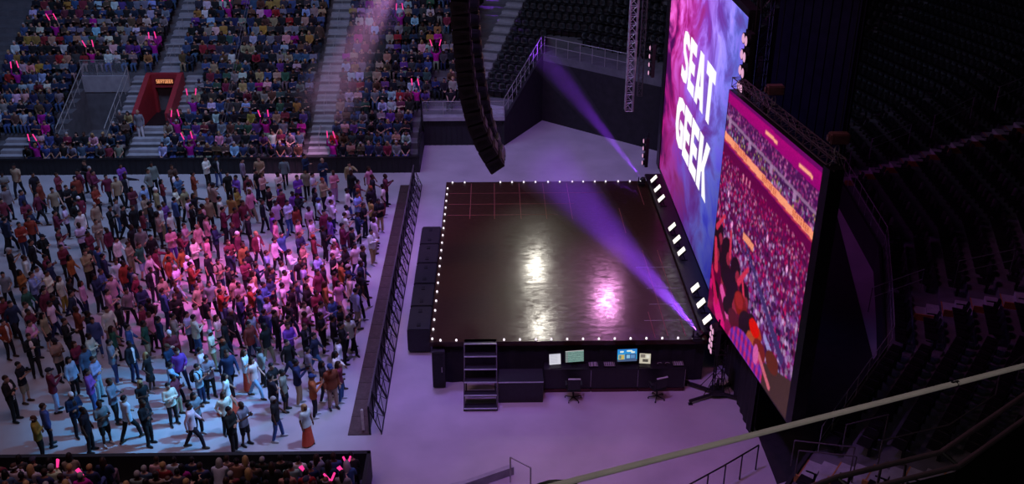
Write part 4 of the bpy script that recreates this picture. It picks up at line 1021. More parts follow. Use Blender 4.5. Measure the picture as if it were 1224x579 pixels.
def arms_pts(pose):
    out = []
    for s, k in ((1, 'L'), (-1, 'R')):
        e, w = pose[k]; out.append((s, arm_side(s), Vector((e[0], s*e[1], e[2])), Vector((w[0], s*w[1], w[2]))))
    return out
def shoe_mesh(ankles, dirs=None):
    bm = bmesh.new()
    for i, a in enumerate(ankles):
        a = Vector(a); d = dirs[i] if dirs else Vector((1, .12 if a.y > 0 else -.12, 0)).normalized()
        z = a.z-.085; c = Vector((a.x, a.y, z))
        limb(bm, [c-d*.055+Vector((0, 0, .045)), c+d*.05+Vector((0, 0, .045)), c+d*.15+Vector((0, 0, .036))], [.044, .045, .034], 10)
        limb(bm, [c+Vector((0, 0, .05)), c+Vector((0, 0, .13))], [.042, .044], 8)
    for v in bm.verts: v.co.z = max(v.co.z, min(a.z for a in ankles)-.085)
    return fuse(bm, .016, .45, 1)
STAND = {}
def lerp_arm(sh, e, w, t):
    return [sh, sh.lerp(e, t)] if t < 1 else [sh, e, w]
for pn, ps in POSES.items():
    A_ = arms_pts(ps); Lg = legs_pts(ps['f']); d = {}
    bm = bmesh.new(); torso(bm, body_rings()); head(bm, HC_)
    for h_, k, a in Lg: limb(bm, [h_, k, a], [.088, .056, .038])
    for s, sh, e, w in A_: limb(bm, [sh, e, w], [.050, .040, .028])
    for s, sh, e, w in A_:
        dd = (w-e).normalized(); hand(bm, w, dd if pn not in ('folded',) else Vector((.15, -s*.9, -.1)), s, Vector((0, s*.8, .4)))
    for s, h_ in zip((1, -1), Lg): pass
    bm2 = bm; d['body'] = face_marks(fuse(bm2, .0125, .32, 1), HC_)
    bm = bmesh.new(); torso(bm, body_rings(1.10, .88, 1.49, .014)); [limb(bm, [sh, e, w.lerp(e, .04)], [.066, .053, .041]) for s, sh, e, w in A_]
    d['long'] = fuse(bm, .02, .35)
    bm = bmesh.new(); torso(bm, body_rings(1.14, .80, 1.49, .012)); [limb(bm, [sh, e, w.lerp(e, .02)], [.075, .060, .046]) for s, sh, e, w in A_]
    d['jacket'] = fuse(bm, .02, .35)
    bm = bmesh.new(); torso(bm, body_rings(1.10, .88, 1.49, .016)); [limb(bm, [sh, sh.lerp(e, .62)], [.066, .060]) for s, sh, e, w in A_]
    d['tee'] = fuse(bm, .02, .35)
    bm = bmesh.new(); torso(bm, body_rings(1.06, .80, 1.10)); [limb(bm, [h_, k, a+Vector((0, 0, .02))], [.094, .070, .055]) for h_, k, a in Lg]
    d['trousers'] = fuse(bm, .02, .35)
    bm = bmesh.new(); torso(bm, body_rings(1.06, .80, 1.10)); [limb(bm, [h_, h_.lerp(k, .92)], [.104, .086]) for h_, k, a in Lg]
    d['shorts'] = fuse(bm, .02, .35)
    bm = bmesh.new(); mx = sum((a for _, _, a in Lg), Vector())/2; wd = abs(Lg[0][2].y-Lg[1][2].y)/2; wx = abs(Lg[0][2].x-Lg[1][2].x)/2
    torso(bm, [(mx.x*.9, 0, .04, .17+wx, .15+wd), (mx.x*.6, 0, .35, .15+wx*.7, .14+wd*.7), (mx.x*.2, 0, .70, .135+wx*.15, .17)]+body_rings(1.06, .88, 1.10))
    d['skirt'] = fuse(bm, .022, .3)
    bm = bmesh.new(); torso(bm, [(0, 0, .50, .17+wx*.5, .19), (0, 0, .72, .14, .18)]+body_rings(1.07, .80, 1.46)); [limb(bm, [sh, sh.lerp(e, .35)], [.066, .060]) for s, sh, e, w in A_]
    d['dress'] = fuse(bm, .02, .32)
    d['shoes'] = [shoe_mesh([a]) for _, _, a in Lg]; d['hand'] = (A_[0][3], (A_[0][3]-A_[0][2]).normalized())
    STAND[pn] = d
# shirt front seen between the edges of an open jacket
def shirt_front(zlist):
    bm = bmesh.new(); rows = []
    for z, w in zlist:
        rs = body_rings(1.14, .80, 1.49)
        for a, c in zip(rs, rs[1:]):
            if a[2] <= z <= c[2]:
                t = (z-a[2])/(c[2]-a[2]); rx = a[3]+(c[3]-a[3])*t; ry = a[4]+(c[4]-a[4])*t; xx = a[0]+(c[0]-a[0])*t
        rows.append([(xx+rx*math.sqrt(max(0, 1-(y/ry)**2))+.004, y, z) for y in np.linspace(-w, w, 5)])
    vs = [[bm.verts.new(p) for p in r] for r in rows]; fs = []
    for a, c in zip(vs, vs[1:]):
        for i in range(4): fs.append(bm.faces.new((a[i], a[i+1], c[i+1], c[i])))
    bmesh.ops.solidify(bm, geom=fs, thickness=.012)
    return rawmesh(bm)
SHIRT = shirt_front([(.84, .035), (.95, .032), (1.10, .038), (1.25, .052), (1.36, .062), (1.44, .045), (1.47, .03)])
def hairs(c):
    H = {}; c = Vector(c)
    def cap_(bm, f=1.0):
        v = bmesh.ops.create_uvsphere(bm, u_segments=18, v_segments=12, radius=1)['verts']
        for q in v:
            x, y, z = q.co; lim = -.42 if x < .1 else .25
            q.co = c+Vector((-.014+x*.105*f, y*.087*f, .022+max(z, lim)*.110*f))
    bm = bmesh.new(); cap_(bm); H['short'] = rawmesh(bm)
    bm = bmesh.new(); cap_(bm, 1.04); limb(bm, [c+Vector((-.05, 0, .03)), c+Vector((-.075, 0, -.12)), c+Vector((-.095, 0, -.26))], [.085, .088, .06], 12)
    for s in (-1, 1): limb(bm, [c+Vector((0, s*.072, .03)), c+Vector((-.01, s*.085, -.10)), c+Vector((-.02, s*.09, -.2))], [.03, .03, .018], 8)
    H['long'] = fuse(bm, .018, .4)
    bm = bmesh.new(); cap_(bm, 1.05); ball(bm, c+Vector((-.10, 0, .10)), .05, 10); H['bun'] = fuse(bm, .016, .4)
    bm = bmesh.new(); ball(bm, c+Vector((-.02, 0, .035)), .125, 14, (1, .98, .95)); ball(bm, c+Vector((-.04, 0, -.03)), .11, 12); H['afro'] = fuse(bm, .018, .4)
    bm = bmesh.new()
    v = bmesh.ops.create_uvsphere(bm, u_segments=18, v_segments=12, radius=1)['verts']
    for q in v: x, y, z = q.co; q.co = c+Vector((-.008+x*.112, y*.094, .035+max(z, -.15)*.098))
    limb(bm, [c+Vector((.08, -.04, .03)), c+Vector((.165, 0, .022)), c+Vector((.08, .04, .03))], [.012, .014, .012], 6)
    box(bm, c+Vector((.115, 0, .028)), (.09, .13, .012)); H['cap'] = rawmesh(bm)
    bm = bmesh.new()
    v = bmesh.ops.create_uvsphere(bm, u_segments=18, v_segments=12, radius=1)['verts']
    for q in v: x, y, z = q.co; q.co = c+Vector((-.010+x*.108, y*.090, .025+max(z, -.2)*.108))
    H['beanie'] = rawmesh(bm)
    bm = bmesh.new(); limb(bm, [c+Vector((.0, -.078, .0)), c+Vector((-.085, -.045, .01)), c+Vector((-.085, .045, .01)), c+Vector((0, .078, .0))], [.022, .03, .03, .022], 8); H['fringe'] = rawmesh(bm)
    return H
HAIR = hairs(HC_)
bm = bmesh.new(); box(bm, (-.19, 0, 1.22), (.16, .30, .42)); bmesh.ops.bevel(bm, geom=bm.edges[:], offset=.05, segments=3, affect='EDGES')
for s in (-1, 1): limb(bm, [(-.10, s*.11, 1.42), (.03, s*.12, 1.48), (.135, s*.12, 1.36), (.13, s*.14, 1.2), (-.08, s*.15, 1.08)], [.02]*5, 6)
BACKPACK = rawmesh(bm)
for me in [STAND[p][k] for p in STAND for k in ('long', 'jacket', 'tee', 'trousers', 'shorts', 'skirt', 'dress')]+[SHIRT, BACKPACK, HAIR['cap'], HAIR['beanie']]: me.materials.clear(); me.materials.append(M['cloth'])
for p in STAND:
    for q in STAND[p]['shoes']: q.materials.clear(); q.materials.append(M['shoe'])
for k in ('short', 'long', 'bun', 'afro', 'fringe'): HAIR[k].materials.clear(); HAIR[k].materials.append(M['hair'])
RGB = dict(K=(.016, .016, .02), N=(.022, .034, .085), W=(.72, .70, .70), G=(.22, .22, .24), B=(.06, .12, .30), L=(.32, .44, .60), R=(.24, .045, .025), O=(.34, .13, .04), M=(.17, .028, .055), P=(.66, .32, .46), U=(.20, .07, .42), Y=(.36, .25, .06), E=(.035, .13, .08), T=(.36, .27, .18), C=(.08, .05, .035))
CN_ = dict(K='black', N='navy', W='white', G='grey', B='blue', L='light blue', R='rust', O='orange', M='maroon', P='pink', U='purple', Y='mustard', E='green', T='tan', C='brown')
SKINS = [(.50, .29, .20), (.42, .23, .15), (.30, .15, .09), (.16, .075, .045), (.09, .042, .026), (.55, .34, .25)]
HAIRC = dict(k=(.010, .008, .008), c=(.035, .018, .010), y=(.42, .27, .11), r=(.28, .06, .02), g=(.35, .34, .33))
HN = dict(k='dark', c='brown', y='blond', r='red', g='grey')
def child(parent, name, me, col):
    o = bpy.data.objects.new(name, me); COL.objects.link(o); o.parent = parent; o.color = (*col, 1); return o
# ------------------------------------------------------------------ floor crowd: heads read off the photograph, in tiles of 120 x 100 px
TILES = [
 (0, 180, "10 160 GK;97 115 TKw;225 175 KK;385 160 MKf;265 235 RK;30 270 GK;145 300 NK;165 355 MK;245 300 MKw;362 285 TK;460 250 KK;500 260 KK;540 155 MK;515 190 RK;585 90 KK;615 120 MKg;640 165 MK;650 260 RKf;540 330 MKh;497 365 KKj;452 380 WK;550 440 WK;650 375 TTg;375 435 MK;205 430 NNw;195 465 RK;15 460 NK;3 340 MK"),
 (120, 180, "135 100 UK;35 175 MKw;110 205 TK;160 185 KKjpt;350 100 GK;325 145 GK;490 105 CK;415 195 MNl;515 170 WK;530 195 BK;635 165 RTf;295 260 LK;300 330 TG;210 260 MGl;380 285 TTh;515 265 WKl;570 275 TK;640 305 KKptl;100 345 GB;70 400 KKj;165 395 KK;210 400 KK;290 405 MKl;320 395 KK;440 370 UB;390 450 TKa;605 355 WK;625 380 KKj;475 430 WN;495 350 BK;415 390 WT;690 420 KK"),
 (240, 180, "45 55 WK;85 50 KBj;280 65 GKj;400 65 TK;385 140 KN;405 150 PKl;570 55 GKw;180 165 KK;260 185 UK;55 225 TKp;80 250 TKc;300 180 MK;240 260 YKl;330 240 WK;335 295 PTb;530 165 WKp;540 245 UB;665 190 UKf;665 320 KKp;580 290 MK;605 290 UKpt;465 275 KK;420 345 KKj;515 370 PK;60 355 TKr;140 345 WK;180 340 YK;290 375 MG;595 360 WB;655 390 ROl;490 450 UK;235 420 MK;150 420 MK;5 400 PK;320 470 KK;30 475 PK"),
 (360, 180, "20 35 NK;25 135 TK;145 75 NBb;75 170 WK;145 215 TKr;220 155 PPb;330 85 TKptj;345 160 KN;200 295 WK;90 265 KKl;390 215 MK;315 280 WB;390 270 OKr;465 125 PT;490 190 KK;580 175 MK;580 245 WM;560 350 KTk;480 265 KGr;385 320 LK;480 340 YK;430 380 KK;385 430 NKj;505 435 WTl;205 360 WN;115 340 WKc;310 395 WK;300 460 WM;50 400 PK;155 430 MK;195 475 UN;445 390 GKl"),
 (0, 260, "130 55 RN;30 20 NKw;290 130 KKck;60 240 KKg;212 185 KKj;165 290 WK;130 370 OKl;315 290 MKp;330 310 NK;395 90 MK;410 145 PKl;420 195 MK;475 265 OKl;600 215 KK;590 255 TKp;675 230 BNj;545 60 WK;605 110 MBp;660 20 TT;405 410 WYl;510 430 KN;545 430 PNl;265 375 WN;300 385 WK;225 405 LNj;300 480 MN;690 375 BN;15 385 GK;620 420 NK"),
 (120, 260, "40 75 MKl;105 145 WK;225 75 KK;260 85 GK;185 175 TT;265 195 ELs;345 135 KK;380 225 MKjpt;330 265 WM;525 215 OKl;490 225 OK;545 130 MB;480 95 PU;575 55 PNp;665 55 PPb;640 165 WK;600 280 WKh;620 340 RNj;470 280 RKj;515 350 WTg;150 330 RN;205 365 NK;345 355 KKj;110 310 WB;235 405 MBg;70 420 PG;420 440 TK;510 450 LK;15 280 NKj;680 430 GT"),
 (240, 260, "35 25 PK;90 65 NK;35 165 PK;215 65 KK;250 112 MKh;190 180 MKp;290 205 OK;320 240 KK;380 115 MKjy;510 30 PK;505 155 WK;555 110 BKra;35 255 KK;185 240 NTp;115 300 TNk;300 300 MKp;180 345 KK;450 245 LNra;610 240 WNj;670 40 PK;680 130 NK;520 330 WM;415 330 NL;465 330 KK;360 370 TWl;310 460 GK;330 440 WKl;460 430 NM;575 380 WB;580 470 WK;685 310 KW;220 420 TK;60 450 GK;120 480 TK;345 475 RK;400 470 BL;480 400 KK;645 460 NK"),
 (360, 260, "65 20 WK;150 80 KK;200 15 BN;80 125 MKjr;225 155 MKh;305 75 MN;325 80 KK;485 95 WTj;500 20 WT;240 210 WK;370 195 WN;285 220 KK;425 225 KTj;405 290 WNjg;105 270 LN;145 345 KK;5 190 TK;215 270 KK;270 315 OKl;230 385 MU;10 345 LK;20 430 WK;110 390 MK;265 440 PTl;165 455 OTl;440 400 KK;355 345 NKg;315 420 WK;380 340 NKj"),
 (0, 340, "15 110 MK;180 160 WN;260 195 TKsl;170 45 EK;340 125 WN;350 80 KB;490 75 NNj;445 270 KKj;530 185 RKj;600 205 KK;630 235 BB;200 265 PNj;215 190 MK;375 400 TKc;15 255 RKj;200 375 KKjn;610 360 WT;580 450 BB;510 400 MKl;70 140 NK;310 60 MN"),
 (120, 340, "110 140 KNjptl;50 175 WT;45 60 PK;70 290 EKl;200 40 GK;250 30 NB;320 115 KKj;290 140 MK;330 200 PKra;335 260 ETs;455 60 BN;510 80 KK;185 290 BNj;195 405 KNj;60 415 GB;310 470 KKdy;475 340 MTh;455 420 NKc;505 230 TMj;575 210 LK;645 165 WK;640 240 WB;380 250 NK;530 460 UN;500 60 KK;660 20 TK;690 470 WK"),
 (240, 340, "125 35 RL;25 100 KL;200 130 NN;250 125 NN;205 195 KKjg;330 150 KKl;365 170 ML;400 35 BL;455 115 LB;345 225 LL;330 285 RN;440 300 KTa;530 210 KK;560 215 KN;600 130 KNw;60 330 WTg;105 220 WKl;155 260 KN;150 390 KKr;310 455 WRel;385 440 GKl;575 15 WK;650 25 KKj;590 390 KNw;495 150 WB;415 180 NN;600 300 UK"),
 (360, 340, "15 30 KK;20 150 WK;20 210 MK;20 285 KKj;85 350 NB;145 225 KK;205 240 KK;100 60 MK;145 145 PN;200 115 BK;400 55 LT;370 200 KKl;330 235 WK;280 285 KKj;250 385 WTl;440 10 KK;40 450 GN;265 170 KK"),
 (0, 420, "120 85 KTsq;40 205 KKjf;335 145 MLc;490 305 NKhj;290 375 BKj;225 455 YKfb;585 405 KK;670 370 GKs;600 150 UBf;640 60 LL;470 50 LKl"),
 (120, 420, "60 220 GK;160 335 WKw;270 205 KKdyl;290 365 KKjf;470 215 WK;490 180 MTl;640 295 GKl;610 385 WKw;675 90 LNk;475 90 LKw"),
 (240, 420, "160 155 WRel;150 290 WKl;200 420 KK;270 370 GKs;485 190 KK;550 140 GKs;500 330 KBg;20 50 GKp;655 95 NTq;490 105 KK;180 30 NK;350 50 WLl"),
 (340, 400, "185 295 OKc;135 480 WReyl;255 185 KKl;315 240 RTc;350 130 WKl;420 190 MBl;160 95 NBg"),
]
ents = []
for ox, oy, s in TILES:
    for e in s.split(';'):
        a, c, f = e.split(' '); x = ox+float(a)/5.79; y = oy+float(c)/5.79
        if any(math.hypot(x-q[0], (y-q[1])) < 3.2 for q in ents): continue
        p = atz(x, y, 1.60); ents.append([x, y, f, p.x, p.y])
for it in range(40):                                   # keep everybody at least a body apart
    for i in range(len(ents)):
        for j in range(i):
            dx, dy = ents[i][3]-ents[j][3], ents[i][4]-ents[j][4]; d = math.hypot(dx, dy)
            if 1e-6 < d < .52:
                k = (.52-d)/2/d; ents[i][3] += dx*k; ents[i][4] += dy*k; ents[j][3] -= dx*k; ents[j][4] -= dy*k
for e in ents: e[4] = min(e[4], 48.45); e[3] = min(e[3], -5.35)
ents.sort(key=lambda e: e[4])
PN = dict(stand='arms down', folded='arms folded', phone='hands up front', walk='walking', raised='arm raised', clap='hands clasped', pockets='hands on hips', wide='feet apart', pointing='arm outstretched')
people, crowd_rest = [], []
PHONE = None
for n, (x, y, f, X, Y, ) in enumerate(ents):
    fl = f[2:]; top, bot = f[0], f[1]
    if 'w' in fl: pose = 'walk'
    elif 'f' in fl: pose = 'folded'
    elif 'pt' in fl: pose = 'pointing'
    elif 'ra' in fl: pose = 'raised'
    elif 'q' in fl or 'n' in fl or 'p' in fl: pose = 'phone'
    else: pose = R.choice(['stand', 'folded', 'phone', 'walk', 'clap', 'pockets', 'wide', 'wide', 'clap', 'stand', 'folded'])
    dress = 'd' in fl; gown = 'e' in fl
    hr = 'short'; hc = R.choice('kkkkcc'); blond = 'y' in fl and True
    if 'l' in fl or dress or gown: hr = R.choice(['long', 'long', 'bun'])
    if 'y' in fl: hc = 'y'
    elif 'r' in fl and 'ra' not in fl: hc = 'r'
    elif 'g' in fl: hc = 'g'
    if 'b' in fl: hr = 'fringe'; hc = 'g'
    if 'h' in fl: hr = 'beanie'
    if 'c' in fl: hr = 'cap'
    if 'a' in fl and 'ra' not in fl: hr = 'afro'; hc = 'k'
    kind = 'jacket' if 'j' in fl else ('tee' if (top in 'WKGLPT' and R.random() < .55) or 's' in fl else 'long')
    rz_ = R.gauss(0, .45)-.15 if 'w' not in fl else R.choice([R.gauss(0, .5), R.gauss(0, .8)])
    if y < 215 and R.random() < .4: rz_ = R.uniform(-2.5, 0)
    crowd_rest.append(None)
    people.append(dict(x=X, y=Y, top=top, bot=bot, pose=pose, dress=dress, gown=gown, hr=hr, hc=hc, kind=kind, rz=rz_, shorts='s' in fl, pack='k' in fl, cam='q' in fl, sc=R.uniform(.94, 1.05) if not ('l' in fl or gown or dress) else R.uniform(.90, .97), skin=R.choice(SKINS), px=x, py=y, note='n' in fl))
KINDN = dict(jacket='open jacket over a white shirt', tee='T-shirt', long='long-sleeved top')
HRN = dict(short='short {} hair', long='long {} hair', bun='{} hair bun', afro='round {} hair', fringe='balding head', cap='peaked cap', beanie='white cap')
def look(p):
    hair = HRN[p['hr']].format(HN[p['hc']])
    if p['gown']: w = f'white top and long {CN_[p["bot"]]} skirt'
    elif p['dress']: w = f'{CN_[p["top"]]} dress'
    else:
        w = f'{CN_[p["top"]]} ' + dict(jacket='jacket', tee='T-shirt', long='top')[p['kind']]+f' and {CN_[p["bot"]]} '+('shorts' if p['shorts'] else 'trousers')
    return f'person in {w}, '+('black backpack' if p['pack'] else hair)+f', {PN[p["pose"]]}'
solo_p, rest_p = people[:300], people[300:]
byl = {}
for p in solo_p: byl.setdefault(look(p), []).append(p)
for k, v in byl.items():
    v.sort(key=lambda p: -p['x'])
    for i, p in enumerate(v): p['label'] = k if len(v) == 1 else f'{k}, {nth(i+1)} nearest barrier'
def outfit(p):
    S = STAND[p['pose']]; C = RGB; out = []
    jit = lambda c: tuple(q*R.uniform(.8, 1.2) for q in c)
    if p['dress']: out.append(('dress', S['dress'], jit(C[p['top']])))
    elif p['gown']: out += [('top', S['tee'], jit(C['W'])), ('skirt', S['skirt'], (.62, .085, .045))]
    else:
        out.append((dict(jacket='jacket', tee='shirt', long='shirt')[p['kind']], S[p['kind']], jit(C[p['top']])))
        if p['kind'] == 'jacket': out.append(('shirt_front', SHIRT, (.75, .74, .74)))
        out.append(('shorts' if p['shorts'] else 'trousers', S['shorts' if p['shorts'] else 'trousers'], jit(C[p['bot']])))
    sc_ = R.choice([(.02, .02, .02), (.02, .02, .02), (.06, .035, .02), (.5, .5, .5)]); out += [('shoe', q, sc_) for q in S['shoes']]
    if p['hr'] in ('cap', 'beanie'): out.append(('cap', HAIR[p['hr']], R.choice([(.02, .02, .03), (.1, .05, .03), (.03, .05, .15)]) if p['hr'] == 'cap' else (.78, .76, .76)))
    else: out.append(('hair', HAIR[p['hr']], HAIRC[p['hc']]))
    if p['pack']: out.append(('backpack', BACKPACK, (.02, .02, .022)))
    return out
for p in solo_p:
    b_ = bpy.data.objects.new('standing_person', STAND[p['pose']]['body']); COL.objects.link(b_); b_.color = (*p['skin'], 1)
    b_.location = (p['x'], p['y'], .005); b_.rotation_euler = (0, 0, p['rz']); b_.scale = (p['sc'],)*3
    tag(b_, p['label'], 'person', 'crowd standing on the floor'); p['ob'] = b_
    for nm, me, c in outfit(p): child(b_, nm, me, c)
M['vcloth'] = attrmat('crowd_cloth', 'Col', .85)
ins = []
for p in rest_p:
    mx = TM(p['x'], p['y'], .005, p['rz'], p['sc']); ins.append((STAND[p['pose']]['body'], mx, p['skin'])); ins += [(me, mx, c) for nm, me, c in outfit(p)]
if ins: merged('standing_crowd', ins, M['vcloth'], 'farthest people standing along the black wall of the far stand', 'crowd', 'crowd standing on the floor')
# things held in hands
def held(p, name, label, fn, m):
    w, d = STAND[p['pose']]['hand']; mx = TM(p['x'], p['y'], 0, p['rz'], p['sc']); c = mx@(w+d*.07)
    o = empty(name, c, p['rz'], label, name.replace('_', ' ')); fn(o); return o
nph = 0
for p in solo_p:
    if p['pose'] == 'phone' and not p['cam'] and p['py'] > 250 and nph < 36:
        nph += 1; lab = p['label'].split(', ')[0].replace('person in ', '')
        if p.get('note'): continue
        def f(o):
            part('case', M['black'], o, lambda bm: box(bm, (.02, -.05, .05), (.012, .075, .15)), .004); part('screen', M['phone'], o, lambda bm: box(bm, (.0125, -.05, .05), (.003, .066, .138)))
        if 'phone' not in M: M['phone'] = emat('phone_screen', (.6, .7, 1), .25)
        p['ph'] = (lab, f)
ph = {}
for p in solo_p:
    if 'ph' in p: ph.setdefault(p['label'], p)
for lab, p in ph.items():
    l2 = lab.replace('person in ', '').split(', ')
    t = 'phone held up by the person in '+l2[0]+', '+l2[1]+((', '+l2[-1]) if len(l2) > 3 else '')
    held(p, 'mobile_phone', t if len(t.split()) <= 16 else t.replace('the person in ', ''), p['ph'][1], None)
for p in solo_p:
    if p['cam']:
        def f(o):
            part('body', M['black'], o, lambda bm: box(bm, (-.05, -.07, .10), (.06, .14, .10)), .01); part('lens', M['blackm'], o, lambda bm: bar(bm, (-.02, -.07, .10), (.10, -.07, .10), .035, 12)); part('viewfinder', M['black'], o, lambda bm: box(bm, (-.05, -.07, .165), (.05, .05, .035)), .005)
        held(p, 'camera', 'black camera raised by the photographer in tan shorts' if p['bot'] == 'T' and p['px'] < 100 else 'black camera raised by the photographer nearer the barrier', f, None)
# ================================================================ SEATED PEOPLE
HS = Vector((.02, 0, 1.235))
def srings(infl, lean, z1=1.5):
    base = [(0, .40, .105, .165), (0, .48, .115, .175), (.0, .58, .108, .160), (.0, .70, .108, .152), (.0, .84, .115, .168), (.0, .97, .108, .182), (-.01, 1.035, .092, .172), (-.012, 1.075, .074, .122), (-.015, 1.11, .058, .07)]
    return [(x+lean*(z-.45), 0, z, rx*infl+.008*(infl > 1), ry*infl+.008*(infl > 1)) for x, z, rx, ry in base if z <= z1]
SPOSE = dict(
    lap=dict(lean=.02, L=((.06, .222, .77), (.30, .08, .60)), R=((.06, .222, .77), (.29, .07, .61)), k=(.10, .12)),
    folded=dict(lean=-.04, L=((.06, .222, .77), (.20, -.02, .80)), R=((.06, .222, .76), (.19, -.03, .84)), k=(.13, .12)),
    forward=dict(lean=.28, L=((.24, .23, .70), (.44, .05, .66)), R=((.24, .23, .70), (.43, .04, .66)), k=(.14, .16)),
    clap=dict(lean=.03, L=((.10, .235, .80), (.30, .04, .92)), R=((.10, .235, .80), (.30, .04, .91)), k=(.11, .10)),
    cheer=dict(lean=.0, L=((.08, .30, 1.16), (.10, .24, 1.46)), R=((.08, .30, 1.15), (.12, .23, 1.45)), k=(.12, .12)),
    thighs=dict(lean=-.05, L=((-.02, .26, .80), (.20, .16, .62)), R=((-.02, .26, .80), (.21, .15, .62)), k=(.12, .14)),
)
SEAT = {}
for pn, ps in SPOSE.items():
    ln = ps['lean']; hd = HS+Vector((ln*.75, 0, -abs(ln)*.10)); dz = -abs(ln)*.05
    A_ = []
    for s, k in ((1, 'L'), (-1, 'R')):
        e, w = ps[k]; A_.append((s, Vector((-.005+ln*.58, s*.182, 1.015+dz)), Vector((e[0], s*e[1], e[2])), Vector((w[0], s*w[1], w[2]))))
    Lg = [(Vector((.0, s*.09, .47)), Vector((.43, s*kk, .50)), Vector((.40, s*(kk+.01), .085))) for s, kk in zip((1, -1), ps['k'])]
    d = {}
    bm = bmesh.new(); torso(bm, srings(1, ln)); head(bm, hd); [limb(bm, l, [.088, .056, .038]) for l in Lg]
    for s, sh, e, w in A_: limb(bm, [sh, e, w], [.050, .040, .028]); hand(bm, w, (w-e), s, Vector((0, s*.6, .6)))
    d['body'] = face_marks(fuse(bm, .0145, .26, 1), hd)
    bm = bmesh.new(); torso(bm, srings(1.09, ln)[:-1]); [limb(bm, [sh, e, w.lerp(e, .04)], [.070, .056, .042]) for s, sh, e, w in A_]; d['long'] = fuse(bm, .023, .32)
    bm = bmesh.new(); torso(bm, srings(1.09, ln)[:-1]); [limb(bm, [sh, sh.lerp(e, .62)], [.070, .062]) for s, sh, e, w in A_]; d['tee'] = fuse(bm, .023, .32)
    bm = bmesh.new(); torso(bm, srings(1.06, ln)[:3]); [limb(bm, [h_, k, a+Vector((0, 0, .02))], [.102, .076, .060]) for h_, k, a in Lg]; d['trousers'] = fuse(bm, .023, .32)
    d['shoes'] = [shoe_mesh([a]) for _, _, a in Lg]
    H = hairs(hd); d['hair'] = {k: H[k] for k in ('short', 'long', 'bun', 'cap', 'fringe')}
    for k in ('long', 'tee', 'trousers'): d[k].materials.clear(); d[k].materials.append(M['cloth'])
    [(q.materials.clear(), q.materials.append(M['shoe'])) for q in d['shoes']]
    for k, me in d['hair'].items(): me.materials.clear(); me.materials.append(M['cloth' if k == 'cap' else 'hair'])
    d['hands'] = [(w, (w-e).normalized()) for s, sh, e, w in A_]
    SEAT[pn] = d
# low-detail crowd meshes for the distant mass
LOW = {}
for pn, d in SEAT.items():
    LOW[pn] = {}
    for k in ('body', 'long', 'trousers'):
        o = bpy.data.objects.new('t', d[k]); COL.objects.link(o); dm = o.modifiers.new('d', 'DECIMATE'); dm.ratio = .22 if k == 'body' else .5
        LOW[pn][k] = bpy.data.meshes.new_from_object(o.evaluated_get(bpy.context.evaluated_depsgraph_get())); bpy.data.objects.remove(o)
    for k in ('short', 'long'): LOW[pn]['h'+k] = d['hair'][k]
PAL = [('black', (.016, .016, .02), 22), ('navy', (.022, .034, .085), 14), ('charcoal', (.05, .05, .055), 10), ('grey', (.22, .22, .24), 10), ('white', (.60, .59, .60), 5), ('pale blue', (.33, .48, .60), 6), ('blue', (.05, .09, .20), 6),
       ('brown', (.10, .06, .04), 6), ('tan', (.36, .27, .18), 5), ('mustard', (.34, .22, .05), 2), ('red', (.30, .022, .03), 3), ('green', (.04, .10, .07), 3), ('purple', (.11, .045, .22), 3), ('maroon', (.17, .028, .055), 4), ('magenta', (.42, .012, .28), 2.5), ('pink', (.62, .34, .42), 4)]
PW = [p[2] for p in PAL]
def mkseated(x, y, z, rz_, force=None, pose=None):
    c = force or R.choices(PAL, PW)[0]; pose = pose or R.choices(['lap', 'folded', 'forward', 'clap', 'thighs'], [5, 3, 3, 3, 4])[0]
    return dict(x=x, y=y, z=z, rz=rz_+R.gauss(0, .12), col=c, pose=pose, top=R.choice(['long', 'long', 'tee']), hr=R.choices(['short', 'long', 'bun', 'cap', 'fringe'], [7, 5, 1, 1, 1])[0], hc=R.choice('kkkccyg'), skin=R.choice(SKINS), bot=R.choice([(.016, .016, .02), (.02, .03, .07), (.06, .11, .25), (.22, .2, .18)]), sc=R.uniform(.88, .97))
STK = [(69, 20), (180, 40), (105, 52), (15, 75), (232, 109), (208, 134), (40, 176), (228, 174), (272, 3), (476, 7), (519, 49), (497, 96), (319, 134), (400, 172)]
MAG = dict((p[0], p) for p in PAL)['magenta']
far = []; XA, XB = -28.5, None
for k in range(NROW-1):
    i = 0; x = -28.6+R.uniform(0, .1)
    while x+.475 < xend(k)-.33:
        x += .475
        y, z = fy(k)-.02, fdeck(k)
        if any(a-.2 < x < b+.2 and k0 <= k < k1 for a, b, k0, k1 in ((-26.6, -25.1, 0, 3), (-10.1, -8.95, 0, 20))): continue
        if k < 4 and -19.75-.2 < x < -18.25+.2: continue
        if 4 <= k < 9 and -20.9-.2 < x < -16.9+.2: continue
        if k >= 9 and -19.5-.2 < x < -18.35+.2: continue
        if PIT[2] <= k < PIT[3]+1 and PIT[0]-.25 < x < PIT[1]+.25: continue
        if x > -3.6 and R.random() < .25: continue
        if R.random() < .025: continue
        q = px((x, y, z+1.1))
        if q[1] < -30 or q[0] < -15: continue
        far.append(dict(k=k, x=x, y=y, z=z, px=q))
for s in far: s.update(mkseated(s['x']+R.uniform(-.04, .04), s['y'], s['z'], -math.pi/2+.25*0, None))
for sx_, sy_ in STK:                                  # fans waving two light sticks
    b_ = min(far, key=lambda s: (s['px'][0]-sx_)**2+(s['px'][1]-sy_-8)**2); b_['col'] = MAG; b_['pose'] = 'cheer'; b_['stick'] = True; b_['hr'] = 'short'
far.sort(key=lambda s: (s['k'], s['x']))
